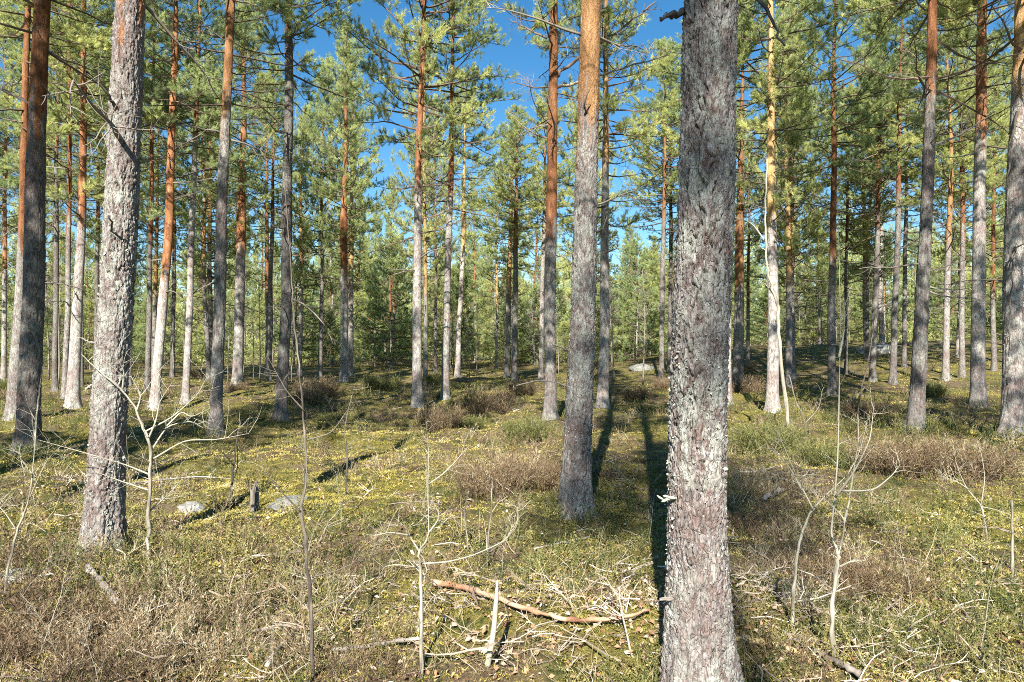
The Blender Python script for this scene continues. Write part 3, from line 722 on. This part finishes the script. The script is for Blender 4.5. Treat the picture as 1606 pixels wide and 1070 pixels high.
def p_twig(rng):
    P = Proto(); L = rng.uniform(.10, .42); m = MB()
    pts = wander((-L/2, 0, .012), (1, rng.normal()*.3, rng.normal()*.1), L, 5, rng, .34); pts[:, 2] = .012+abs(pts[:, 2]-.012)*.5
    m.tube(pts, np.linspace(.0045, .002, 6)*rng.uniform(.6, 1.3), 3, cap=False)
    for _ in range(int(rng.integers(0, 4))):
        i = int(rng.integers(1, 5)); q = wander(pts[i], (.6, rng.normal(), .35), L*.35, 3, rng, .2); m.tube(q, np.linspace(.0028, .0013, 4), 3, cap=False)
    v = np.concatenate(m.v); q = np.concatenate(m.q); P.add(v, np.concatenate([q[:, [0, 1, 2]], q[:, [0, 2, 3]]]), 0)
    return P.done()
def p_leaf(rng):
    P = Proto(); d = unit([1, 0, rng.normal()*.3]); up = unit([rng.normal()*.4, rng.normal()*.4, 1])
    v, t = leaf(np.array([0, 0, .012]), d, up, rng.uniform(.025, .05), rng.uniform(.016, .032)); v[1] = v[1]+np.array([0, 0, rng.uniform(0, .012)]); v[3] = v[3]+np.array([0, 0, rng.uniform(0, .012)])
    P.add(v, t, rng.normal()*.1); return P.done()
def scatter(name, label, cat, protos, X, Y, scale, tint, mat, rng, tilt=.15, sink=0.0, flat=1.0):
    mb = MB(); n = len(X); Z = terrain(X, Y)-sink; which = rng.integers(0, len(protos), n)
    yaw = rng.uniform(0, 6.28, n); tx, ty = rng.normal(size=n)*tilt, rng.normal(size=n)*tilt
    for k, P in enumerate(protos):
        m = which == k; c = int(m.sum())
        if not c: continue
        cs, sn = np.cos(yaw[m])[:, None], np.sin(yaw[m])[:, None]; v = P.v[None]*scale[m][:, None, None]
        x = v[..., 0]*cs-v[..., 1]*sn; y = v[..., 0]*sn+v[..., 1]*cs; z = v[..., 2]*flat
        x2 = x+z*tx[m][:, None]; y2 = y+z*ty[m][:, None]; z2 = z-x*tx[m][:, None]-y*ty[m][:, None]
        V = np.stack([x2+X[m][:, None], y2+Y[m][:, None], z2+Z[m][:, None]], -1).reshape(-1, 3)
        T = (P.t[None]+(np.arange(c)*len(P.v))[:, None, None]).reshape(-1, 3)
        mb.add(V, None, T, 0, np.clip(P.a[None]+tint[m][:, None], 0, 1).ravel())
    o = link(name, mb.mesh(name, [mat], False)); tag(o, label, cat, kind='stuff')
def sample(n, r0, r1, a, rng, amax=.86):
    u = rng.uniform(0, 1, n); e = 2-a
    r = (r0**e+u*(r1**e-r0**e))**(1/e) if abs(e) > 1e-6 else r0*(r1/r0)**u
    th = np.arctan(rng.uniform(-amax, amax, n)); return r*np.sin(th), r*np.cos(th), r
def photo_xy(X, Y): return CX+F*X/Y, HY+F*(CAMZ-terrain(X, Y))/Y
def blobs(X, Y, L):
    px, py = photo_xy(X, Y); w = np.zeros(len(X))
    for (cx, cy, rx, ry, s) in L: w = w+s*np.exp(-((px-cx)/rx)**2-((py-cy)/ry)**2)
    return w
# where each kind grows, read off the photograph: centre, radii, strength
G_MOSS = [(480, 720, 200, 55, .6), (430, 800, 170, 45, .5), (300, 835, 120, 30, .3), (760, 620, 120, 30, .5), (650, 690, 110, 30, .5), (960, 770, 60, 60, .6), (1430, 900, 110, 60, .3), (1230, 690, 90, 25, .3), (90, 900, 90, 40, .3), (900, 960, 140, 40, .25), (200, 680, 130, 25, .4)]
G_HEATH = [(90, 985, 230, 90, .8), (800, 735, 90, 60, .6), (1340, 890, 120, 65, .5), (1200, 800, 80, 60, .7), (560, 1040, 160, 40, .6), (690, 650, 70, 40, .6), (1450, 720, 200, 40, .5), (520, 640, 160, 25, .4), (300, 960, 160, 60, .4), (1480, 640, 170, 35, .3), (960, 660, 80, 20, .4)]
G_BILB = [(260, 920, 190, 55, .6), (1500, 980, 150, 110, .25), (890, 880, 120, 45, .9), (640, 850, 110, 35, .5), (1400, 800, 130, 60, .6), (1250, 1020, 120, 50, .5), (480, 940, 120, 50, .3), (500, 830, 100, 30, .4), (1300, 640, 180, 30, .4)]
G_LITT = [(1220, 930, 140, 80, .7), (930, 960, 170, 60, .7), (440, 960, 140, 70, .6), (60, 800, 150, 70, .6), (200, 760, 120, 35, .5), (1180, 730, 60, 40, .7), (650, 950, 120, 60, .4), (860, 1040, 180, 40, .5), (1480, 960, 140, 100, .4), (760, 720, 200, 60, .25)]
rg = np.random.default_rng(99)
def pick(n, r0, r1, a, base, G, fs, lo, seed, gain=1.0):
    X, Y, r = sample(n, r0, r1, a, rg)
    w = base+blobs(X, Y, G)+1.3*(fbm(X/fs, Y/fs, .4, 3, seed)-.5)
    m = rg.uniform(0, 1, len(X)) < np.clip((w-lo)*gain, 0, 1); return X[m], Y[m], r[m]
def tints(X, Y, mean, amp, sd, seed, fs=.5): return np.clip(mean+amp*(fbm(X/fs, Y/fs, .9, 3, seed)-.5)*2+rg.normal(size=len(X))*sd, 0, 1)
pr = np.random.default_rng(12)
X, Y, r = pick(125000, 2.4, 45, 2.35, .45, G_MOSS, .6, .12, 61)
scatter('moss', 'yellow-green moss cushions spread over the forest floor', 'moss', [p_moss(pr) for _ in range(8)], X, Y, (r/5)**.5*rg.uniform(.7, 1.5, len(X)), tints(X, Y, .56, .7, .05, 71, 1.1), M_MOSS, rg, flat=.42)
X, Y, r = pick(24000, 2.4, 40, 2.45, .22, G_BILB, .8, .15, 62)
bx = [(t[2][0]+math.cos(q)*d, t[2][1]+math.sin(q)*d) for t in (t_big, t_two, t_three, t_four, t_r37, t_r33, t_12) for q, d in zip(rg.uniform(0, 6.28, 60), rg.uniform(.17, .42, 60))]
X = np.concatenate([X, [b[0] for b in bx]]); Y = np.concatenate([Y, [b[1] for b in bx]]); r = np.hypot(X, Y)
scatter('bilberry_undergrowth', 'low bilberry and lingonberry leaves covering the forest floor', 'undergrowth', [p_bilb(pr) for _ in range(8)], X, Y, (r/6)**.3*rg.uniform(.7, 1.2, len(X)), tints(X, Y, .50, .5, .18, 72), M_BILB, rg)
X, Y, r = pick(16000, 2.4, 45, 2.4, .16, G_HEATH, .9, .15, 63)
scatter('heather_undergrowth', 'wiry brown heather spread over the forest floor', 'heather', [p_heath(pr) for _ in range(8)], X, Y, (r/6)**.35*rg.uniform(.6, 1.15, len(X)), tints(X, Y, .52, .6, .22, 73), M_HEATH, rg)
X, Y, r = pick(9000, 4, 60, 2.1, .22, [(1400, 680, 260, 50, .5), (250, 650, 300, 40, .5), (1000, 620, 300, 30, .3)], 1.3, .15, 64)
scatter('green_heather', 'olive-green heather covering the farther forest floor', 'heather', [p_heath(pr, .2, 8, 14) for _ in range(6)], X, Y, (r/7)**.45*rg.uniform(.7, 1.25, len(X)), tints(X, Y, .5, .5, .13, 74), M_HEATHG, rg)
X, Y, r = pick(6500, 2.4, 40, 2.4, .25, G_LITT, .7, .2, 65)
scatter('dry_grass', 'pale dry grass blades lying among the moss', 'grass', [p_grass(pr) for _ in range(8)], X, Y, rg.uniform(.5, 1.15, len(X))*(r/6)**.25, tints(X, Y, .55, .3, .15, 75), M_GRASS, rg, .5)
X, Y, r = pick(6800, 2.4, 32, 2.5, .32, G_LITT, .8, .15, 66)
scatter('twig_litter', 'grey and tan twigs littering the forest floor', 'twigs', [p_twig(pr) for _ in range(16)], X, Y, rg.uniform(.5, 1.3, len(X)), np.clip(rg.normal(.55, .22, len(X)), 0, 1), M_TWIG, rg, .28, -.015)
X, Y, r = pick(34000, 2.4, 25, 2.5, .35, G_LITT, .6, .1, 67)
scatter('leaf_litter', 'fallen brown leaves and bark flakes on the forest floor', 'dead leaves', [p_leaf(pr) for _ in range(10)], X, Y, rg.uniform(.5, 1.1, len(X)), np.clip(rg.normal(.55, .24, len(X)), 0, 1), M_LEAF, rg, .45, -.012)

# ------------------------------------------------------------------ heather bushes one can tell apart
def make_bush(seed, h, n, spread, nl=22):
    rng = np.random.default_rng(seed); P = Proto()
    for _ in range(n):
        th = rng.uniform(0, 6.28); rr = spread*.35*math.sqrt(rng.random())
        d = np.array([math.cos(th), math.sin(th), 0])*rng.uniform(.05, .75)+np.array([0, 0, 1.0])
        pts = wander((rr*math.cos(th), rr*math.sin(th), -.03), d, h*rng.uniform(.55, 1.15), 5, rng, .16)
        v, t = strip(pts, .005, .002, rng); P.add(v, t, .30+rng.normal()*.1)
        for _ in range(nl):
            s = rng.uniform(.3, 1)*5; i = min(int(s), 4); c = pts[i]+(pts[i+1]-pts[i])*(s-i); tg = unit(pts[i+1]-pts[i])
            dd = unit(tg+perp(tg, rng)*.75); l = rng.uniform(.03, .09); sd = perp(dd, rng)*.0028
            P.add([c-sd, c+sd, c+dd*l], [(0, 1, 2)], np.clip(.5+rng.normal()*.26, 0, 1))
    P.done(); return P
def bush_mesh(seed, h, n, spread, mat):
    P = make_bush(seed, h, n, spread); mb = MB(); mb.add(P.v, None, P.t, 0, P.a); return mb.mesh('heather_bush', [mat], False)
M_HEATHB = tint_material('heather_bush', [(0, (.05, .034, .02)), (.35, (.14, .088, .052)), (.7, (.24, .18, .10)), (1, (.40, .345, .22))])
BR = [bush_mesh(31+i, .50, 360, 1.0, M_HEATHB) for i in range(3)]; GR = [bush_mesh(41+i, .40, 420, .9, M_HEATHG) for i in range(2)]
def bush(px, py, w_px, me, label, group, hs=1.0, dz=0.0):
    B = ground_at(px, py); s = w_px/F*B[1]/1.0
    o = link('heather_bush', me, None, B-np.array([0, 0, .02]), (0, 0, px), (s, s, s*hs)); tag(o, label, 'bush', group)
HB = 'heather bushes on the forest floor'
bush(772, 778, 130, BR[0], 'dense dark brown heather bush left of the knobbly dappled pine', HB, 1.0)
bush(838, 762, 110, BR[1], 'brown heather bush touching the foot of the knobbly dappled pine', HB, .9)
bush(1372, 930, 170, BR[2], 'rounded reddish-brown heather bush right of the forked birch saplings', HB, .75)
bush(1265, 905, 150, BR[0], 'sprawling brown heather bush between the two pale birch saplings', HB, .6)
bush(1195, 840, 110, BR[1], 'brown heather bush beside the right edge of the closest trunk', HB, .8)
bush(60, 1010, 200, BR[1], 'wide brown heather bush in the bottom left corner of the photo', HB, .45)
bush(170, 1055, 200, BR[2], 'low brown heather bush at the bottom edge below the broken grey log', HB, .4)
bush(692, 672, 75, BR[0], 'tangled brown heather bush around the foot of the slim pine', HB, 1.1)
bush(735, 672, 60, GR[0], 'greenish heather bush right of the tangled one', HB, .9)
bush(1200, 705, 120, GR[1], 'olive heather bush in front of the yellowish pine', HB, .9)
bush(1300, 730, 130, GR[0], 'olive heather bush left of the crooked dark pine', HB, .8)
bush(1400, 735, 130, BR[2], 'brown heather bush in front of the crooked dark pine', HB, .8)
bush(1510, 745, 150, BR[0], 'brown heather bush left of the last thick trunk', HB, .8)
bush(500, 622, 70, BR[1], 'dark heather bush far back left of the touching pair of pines', HB, .9)
bush(600, 612, 70, GR[1], 'olive heather bush far back right of the touching pair of pines', HB, .9)
rr_ = np.random.default_rng(8)
for k in range(30):
    y = rr_.uniform(13, 36); x = rr_.uniform(-.72, .72)*y; s = rr_.uniform(.6, 1.3)
    o = link('heather_bush', (BR+GR)[int(rr_.integers(5))], None, (x, y, float(terrain(x, y))-.03), (0, 0, k), (s, s, s*rr_.uniform(.7, 1.2)))
    tag(o, 'heather bush among the trunks farther into the wood', 'bush', 'heather bushes farther into the wood')

# ------------------------------------------------------------------ leafless saplings
def curve(pts, D, rng, wob, n=5):
    P = np.array([at(a, b, D) for a, b in pts]); off = np.cumsum(rng.normal(size=len(P))*wob); P[:, 1] += off-off[0]
    P[:, 0] *= P[:, 1]/D
    P[:, 2] = CAMZ+(P[:, 2]-CAMZ)*P[:, 1]/D
    s = np.linspace(0, len(P)-1, (len(P)-1)*n+1); Q = np.stack([np.interp(s, np.arange(len(P)), P[:, k]) for k in range(3)], 1)
    for _ in range(2): Q[1:-1] = .25*Q[:-2]+.5*Q[1:-1]+.25*Q[2:]
    return Q
def sapling(label, stem, w0, w1, branches, seed, tint=.65, ntw=6, tl=.10, group=None, name='birch_sapling', cat='sapling', mat=None, bw=.33):
    rng = np.random.default_rng(seed); B = ground_at(*stem[0]); D = B[1]; mat = mat or M_BIRCH
    root = bpy.data.objects.new(name, None); COL.objects.link(root); root.location = B; root.empty_display_size = .2
    tag(root, label, cat, group)
    Q = curve(stem, D, rng, .015)-B; Q[0, 2] -= .05; Q[1:-1, :2] += rng.normal(size=(len(Q)-2, 2))*w0*.09*D/F; mb = MB(); r = np.linspace(w0*.72, w1*.65, len(Q))*.5*D/F; r *= 1+.10*rng.normal(size=len(r))
    mb.tube(Q, r, 8, 0, np.clip(tint-.22+(fbm(np.repeat(Q[:, 2], 8)*11, np.tile(np.arange(8), len(Q))*.6, seed, 3, seed)-.5)*1.3, 0, 1))
    twigs_on(mb, Q, max(r.mean()*.35, .0018), rng, ntw, tl, 2, 0, tint, .12, 1.2)
    link('stem', mb.mesh('stem', [mat]), root)
    for k, bp in enumerate(branches):
        q = curve(bp, D, rng, .07)-B; mb = MB(); rb = np.linspace(w0*bw, .5, len(q))*.5*D/F
        mb.tube(q, rb, 6, 0, tint-.12); twigs_on(mb, q, max(rb.mean()*.5, .0013), rng, 8, tl*1.7, 2, 0, tint, .08, 1.1)
        link('branch', mb.mesh('branch', [mat]), root)
SG = 'leafless saplings in the foreground'
sapling('tall slender sapling with dark lower stem rising before the blackest pine', [(491, 1066), (488, 950), (479, 850), (472, 800), (479, 760), (480, 700), (471, 590), (461, 500), (457, 430), (445, 270)], 9, 2.5,
        [[(494, 960), (520, 945), (552, 938)], [(472, 865), (452, 868), (444, 885)], [(482, 690), (520, 680), (548, 640), (556, 605)], [(478, 645), (450, 615), (420, 560)], [(474, 805), (440, 770), (415, 740), (400, 700)], [(490, 905), (530, 895), (560, 880)]], 1, .38, 16, .11, SG)
sapling('forked pale sapling with a spread cup of twigs left of the broken white stake', [(660, 1062), (661, 960), (659, 885), (657, 862)], 9, 6,
        [[(657, 864), (645, 845), (640, 832), (630, 825), (622, 815)], [(657, 864), (668, 850), (673, 835), (671, 780), (672, 700), (668, 660)], [(673, 835), (688, 815), (688, 795), (678, 760)],
         [(660, 884), (700, 882), (740, 872), (790, 850), (812, 820), (812, 795)], [(643, 840), (615, 835), (590, 838)], [(672, 760), (700, 740), (735, 700)], [(654, 890), (620, 885), (600, 890)]], 2, .8, 8, .13, SG)
sapling('tallest forked birch sapling with a double stem crossing at its fork', [(1311, 1034), (1304, 960), (1313, 880), (1315, 864)], 12, 9,
        [[(1314, 866), (1303, 838), (1307, 800), (1314, 720), (1316, 620), (1318, 500), (1316, 400), (1313, 300)], [(1316, 560), (1324, 520), (1325, 470)], [(1315, 864), (1322, 842), (1325, 815), (1312, 800), (1290, 780), (1265, 757)],
         [(1324, 818), (1331, 790), (1340, 730), (1347, 690), (1345, 650)], [(1315, 890), (1335, 880), (1360, 880)], [(1310, 780), (1340, 740), (1365, 690), (1370, 640)], [(1318, 770), (1370, 770), (1400, 745), (1412, 728)]], 3, .85, 8, .12, SG)
sapling('curved pale birch sapling with two arms just left of the tallest forked one', [(1243, 998), (1243, 920), (1252, 860), (1266, 812), (1277, 796)], 8, 6,
        [[(1275, 798), (1255, 760), (1242, 730), (1225, 690), (1205, 650)], [(1277, 796), (1300, 772), (1330, 745), (1350, 705), (1360, 660)], [(1245, 745), (1262, 748), (1270, 735)], [(1258, 770), (1240, 735), (1210, 700)]], 4, .8, 5, .13, SG)
sapling('pale sapling fanning into many bare twigs beside the lichen-crusted pine', [(232, 876), (234, 800), (236, 740), (238, 705), (226, 672), (212, 640), (190, 610), (160, 585), (128, 556)], 10, 2,
        [[(238, 706), (262, 668), (300, 660), (320, 672)], [(228, 677), (270, 655), (310, 620), (325, 590)], [(237, 722), (290, 690), (340, 690), (390, 680)], [(214, 645), (222, 620), (205, 590)], [(262, 668), (285, 645), (300, 655), (330, 640)], [(192, 612), (195, 580), (180, 560)],
         [(236, 745), (200, 730), (150, 715), (60, 690)], [(237, 770), (190, 755), (150, 740)], [(236, 800), (260, 780), (285, 752)], [(232, 690), (245, 660), (250, 630), (270, 600)]], 5, .75, 6, .22, SG)
sapling('thin pale sapling leaning at the left border of the picture', [(6, 938), (14, 880), (30, 825), (44, 790), (52, 745), (34, 722)], 6, 3,
        [[(45, 785), (60, 750), (75, 720), (95, 700)], [(50, 750), (55, 700), (50, 650)], [(25, 830), (5, 800), (-10, 790)], [(52, 745), (35, 735), (30, 700)]], 6, .7, 7, .16, SG)
sapling('pale bent birch leaning out from the foot of the yellowish pine', [(1237, 671), (1229, 600), (1222, 520), (1220, 475), (1206, 440), (1201, 400), (1200, 330), (1203, 250)], 9, 3.5,
        [[(1220, 478), (1212, 460), (1200, 445), (1190, 440)], [(1201, 380), (1180, 350), (1150, 340)]], 7, .85, 8, .25, SG)
sapling('thin many-twigged sapling at the right below the last thick trunk', [(1548, 850), (1543, 815), (1538, 790)], 6, 4,
        [[(1538, 792), (1515, 765), (1500, 730), (1495, 700)], [(1539, 790), (1545, 750), (1540, 715), (1532, 690)], [(1540, 795), (1565, 800), (1600, 815)], [(1520, 768), (1500, 755), (1470, 745)]], 8, .7, 6, .16, SG)
sapling('bare grey upright pole sapling at the right border of the picture', [(1588, 912), (1587, 850), (1586, 784)], 7, 5, [], 9, .6, 2, .05, SG)
sapling('reddish thin sapling standing before the slim dark pine with reddish edge', [(1345, 690), (1346, 640), (1350, 615), (1360, 575), (1368, 530), (1372, 490)], 4, 2, [[(1346, 640), (1362, 650), (1370, 690)]], 10, .35, 4, .12, SG)
sapling('whitish sapling with stubby twigs in front of the dark broad pine', [(55, 712), (56, 660), (62, 620), (67, 575)], 5, 2.5, [[(56, 660), (45, 640), (40, 620)]], 11, .75, 9, .12, SG)
sapling('dark twin-stemmed sapling in the moss left of the tall slender one', [(362, 782), (365, 740), (370, 700), (378, 660)], 6, 2.5, [[(363, 760), (373, 735), (372, 700)], [(366, 730), (350, 710), (335, 700)]], 12, .12, 7, .18, SG)
sapling('slim grey sapling standing in the shade between the cup-shaped sapling and the knobbly pine', [(764, 888), (766, 840), (771, 790), (772, 755)], 5, 2.5, [[(765, 868), (790, 850), (812, 825), (815, 790)]], 13, .6, 5, .12, SG)
sapling('thin grey sapling close behind the fork of the cup-shaped one', [(735, 868), (731, 835), (728, 800), (735, 770)], 4, 2, [], 14, .55, 6, .12, SG)
sapling('thin brown sapling in the bright moss right of the tall slender one', [(542, 775), (545, 720), (540, 670), (552, 620)], 4, 2, [[(543, 725), (560, 700), (566, 670)]], 15, .35, 6, .18, SG)
sapling('whippy pale sapling in the heather right of the closest trunk', [(1268, 700), (1262, 660), (1245, 620), (1238, 590)], 4, 2, [[(1262, 665), (1285, 640), (1290, 610)]], 16, .6, 6, .2, SG)
# small seedling twigs poking up everywhere
SEED = []
for i in range(6):
    rng2 = np.random.default_rng(400+i); mb = MB(); pts = wander((0, 0, -.03), (rng2.normal()*.12, rng2.normal()*.12, 1), .55, 6, rng2, .10); mb.tube(pts, np.linspace(.0034, .0012, 7), 4, 0, .5)
    twigs_on(mb, pts, .0015, rng2, 9, .25, 2, 0, .62, .1, 1.0); SEED.append(mb.mesh('birch_seedling', [M_BIRCH]))
for k in range(48):
    r_ = 3.4*(5.0**rr_.random()); a = rr_.uniform(-.68, .68); x, y = a*r_, r_
    o = link('birch_seedling', SEED[k % 6], None, (x, y, float(terrain(x, y))), (rr_.normal()*.15, rr_.normal()*.15, rr_.uniform(0, 6)), rr_.uniform(.4, 1.1))
    tag(o, 'thin leafless seedling twig poking up from the undergrowth', 'seedling', 'seedling twigs in the undergrowth')

# ------------------------------------------------------------------ fallen wood, stake, rocks
def fallen(name, label, px, r0, r1, mat, seed, tint=.55, lift=1.0, cat='branch', group='fallen wood on the forest floor', ntw=0):
    rng = np.random.default_rng(seed); P = np.array([ground_at(a, b) for a, b in px]); n = 7
    s = np.linspace(0, len(P)-1, (len(P)-1)*n+1); Q = np.stack([np.interp(s, np.arange(len(P)), P[:, k]) for k in range(3)], 1)
    for _ in range(8): Q[1:-1] = .25*Q[:-2]+.5*Q[1:-1]+.25*Q[2:]
    r = np.linspace(r0, r1, len(Q))*(1+.16*rng.normal(size=len(Q))); Q[:, 2] += r0*lift*.8+.035
    Q[1:-1, :] += rng.normal(size=Q[1:-1].shape)*r0*.28
    B = Q[0].copy(); mb = MB(); mb.tube(Q-B, r, 9, 0, np.clip(tint+.9*(vnoise(np.repeat(s, 9)*2.3, seed, 0, 3)-.5), 0, 1))
    if ntw: twigs_on(mb, Q-B, r1*.35, rng, ntw, .35, 1, 0, tint, .25)
    o = link(name, mb.mesh(name, [mat]), None, B); tag(o, label, cat, group)
fallen('fallen_branch', 'long curved reddish fallen branch lying behind the white stake', [(680, 926), (720, 930), (770, 948), (830, 972), (880, 985), (950, 990), (1018, 972)], .021, .009, M_REDBR, 1, ntw=7)
fallen('fallen_branch', 'yellow barkless branch lying right of the foot of the closest trunk', [(1150, 1015), (1190, 1020), (1230, 1032), (1264, 1042)], .016, .017, M_YELBR, 2)
fallen('fallen_branch', 'grey straight fallen branch below the tallest forked birch', [(1228, 1004), (1270, 1032), (1310, 1050), (1350, 1074)], .011, .016, M_DEAD, 3, .45)
fallen('fallen_log', 'short broken grey log below the lichen-crusted pine', [(137, 900), (155, 922), (184, 958)], .022, .024, M_DEAD, 4, .7, cat='log')
fallen('fallen_branch', 'pale grey branch in the heather at the foot of the tall slender sapling', [(520, 1032), (570, 1026), (640, 1016), (662, 1014)], .012, .010, M_DEAD, 5, .75)
fallen('fallen_branch', 'short whitish broken branch left of the tall slender sapling', [(418, 1058), (432, 1036), (448, 1018)], .010, .014, M_DEAD, 6, .95)
fallen('fallen_branch', 'thin grey fallen branch across the mossy slope left', [(205, 765), (260, 757), (320, 752), (365, 757)], .010, .007, M_DEAD, 7, .8, ntw=5)
fallen('fallen_branch', 'thin dark fallen branch in the shade before the knobbly pine', [(838, 870), (880, 860), (925, 850)], .010, .007, M_DEAD, 8, .6, ntw=3)
fallen('fallen_branch', 'short grey fallen log piece beside the brown heather right of the closest trunk', [(1198, 792), (1212, 783), (1228, 775)], .025, .02, M_DEAD, 9, .7)
fallen('fallen_branch', 'pale bent branch at the far left mossy bank', [(1160, 742), (1185, 745), (1215, 735)], .012, .008, M_DEAD, 10, .85, ntw=5) if False else None
fallen('fallen_branch', 'pale branch tangle lying in shade right of the closest trunk', [(1160, 745), (1185, 747), (1218, 736)], .012, .008, M_DEAD, 10, .85, ntw=6)
def stake():
    B = ground_at(766, 1044); D = B[1]; rng = np.random.default_rng(3); Q = curve([(764, 1046), (770, 1015), (775, 985), (778, 945), (780, 910)], D, rng, .01)-B
    mb = MB(); r = np.interp(np.linspace(0, 1, len(Q)), [0, .5, .8, 1], [.017, .014, .012, .003]); mb.tube(Q, r, 8, 0, np.clip(.78+.5*(vnoise(np.arange(len(Q)*8)*.35, 2, 0, 3)-.5), 0, 1))
    o = link('broken_stake', mb.mesh('broken_stake', [M_BIRCH]), None, B); tag(o, 'barkless whitish broken stake pointing up before the reddish fallen branch', 'stick')
stake()
def small_stump(px, py, h, r, label, tint):
    B = ground_at(px, py); rng = np.random.default_rng(px); mb = MB(); ns = 10; V = []; zz = [-.05, .03, h*.5, h*.85]
    for z in zz: V += [(math.cos(t)*r*(1.3 if z < 0 else 1)*rng.uniform(.85, 1.1), math.sin(t)*r*rng.uniform(.85, 1.1), z+(rng.uniform(-.04, .07) if z == zz[-1] else 0)) for t in np.arange(ns)*2*math.pi/ns]
    V.append((0, 0, h*.7)); Q = [(i*ns+j, i*ns+(j+1) % ns, (i+1)*ns+(j+1) % ns, (i+1)*ns+j) for i in range(3) for j in range(ns)]
    mb.add(V, Q, [(3*ns+j, 3*ns+(j+1) % ns, 4*ns) for j in range(ns)], 0, tint)
    o = link('broken_stump', mb.mesh('broken_stump', [M_DEAD], False), None, B); tag(o, label, 'stump', 'broken stumps')
small_stump(396, 805, .24, .02, 'grey splintered little stump, left of the lichen-topped rock', .5)
small_stump(403, 800, .24, .02, 'second darker splintered stick stump touching the grey one', .3)
def rock(px, py, w, hgt, label, seed, tint=.6):
    B = ground_at(px, py); s = w/F*B[1]*.5; nu, nv = 34, 20; th = np.linspace(0, 2*math.pi, nu, endpoint=False); ph = np.linspace(-.35*math.pi, .5*math.pi, nv)
    PH, TH = np.meshgrid(ph, th, indexing='ij'); x, y, z = np.cos(PH)*np.cos(TH), np.cos(PH)*np.sin(TH), np.sin(PH)
    k = 1+.55*(fbm(x*1.3+seed, y*1.3, z*1.3, 2, seed)-.5)*2*.8+.16*(fbm(x*6, y*6, z*6+seed, 2, seed+1)-.5)
    V = np.stack([x*k*s, y*k*s*.9, z*k*s*hgt], -1).reshape(-1, 3); i = np.arange(nv-1)[:, None]*nu; j = np.arange(nu)[None]; kk = (j+1) % nu
    mb = MB(); mb.add(V, np.stack([i+j, i+kk, i+nu+kk, i+nu+j], -1).reshape(-1, 4), None, 0, tint)
    o = link('rock', mb.mesh('rock', [M_ROCK]), None, B-np.array([0, 0, s*hgt*.32])); tag(o, label, 'rock', 'rocks in the moss')
rock(300, 798, 42, .7, 'small pale lichen-covered rock in the bright moss beside the fanning sapling', 1, .42)
rock(455, 790, 64, .4, 'broad grey lichen-topped rock left of the tall slender sapling', 2, .35)
rock(30, 905, 80, .4, 'flat pale rock at the left border beside the leaning sapling', 3, .6)
rock(1380, 552, 60, .5, 'pale sunlit rock on the rise behind the dark trunks', 4, .6)
rock(1010, 580, 50, .5, 'pale grey rock far back left of the closest trunk', 5, .3)
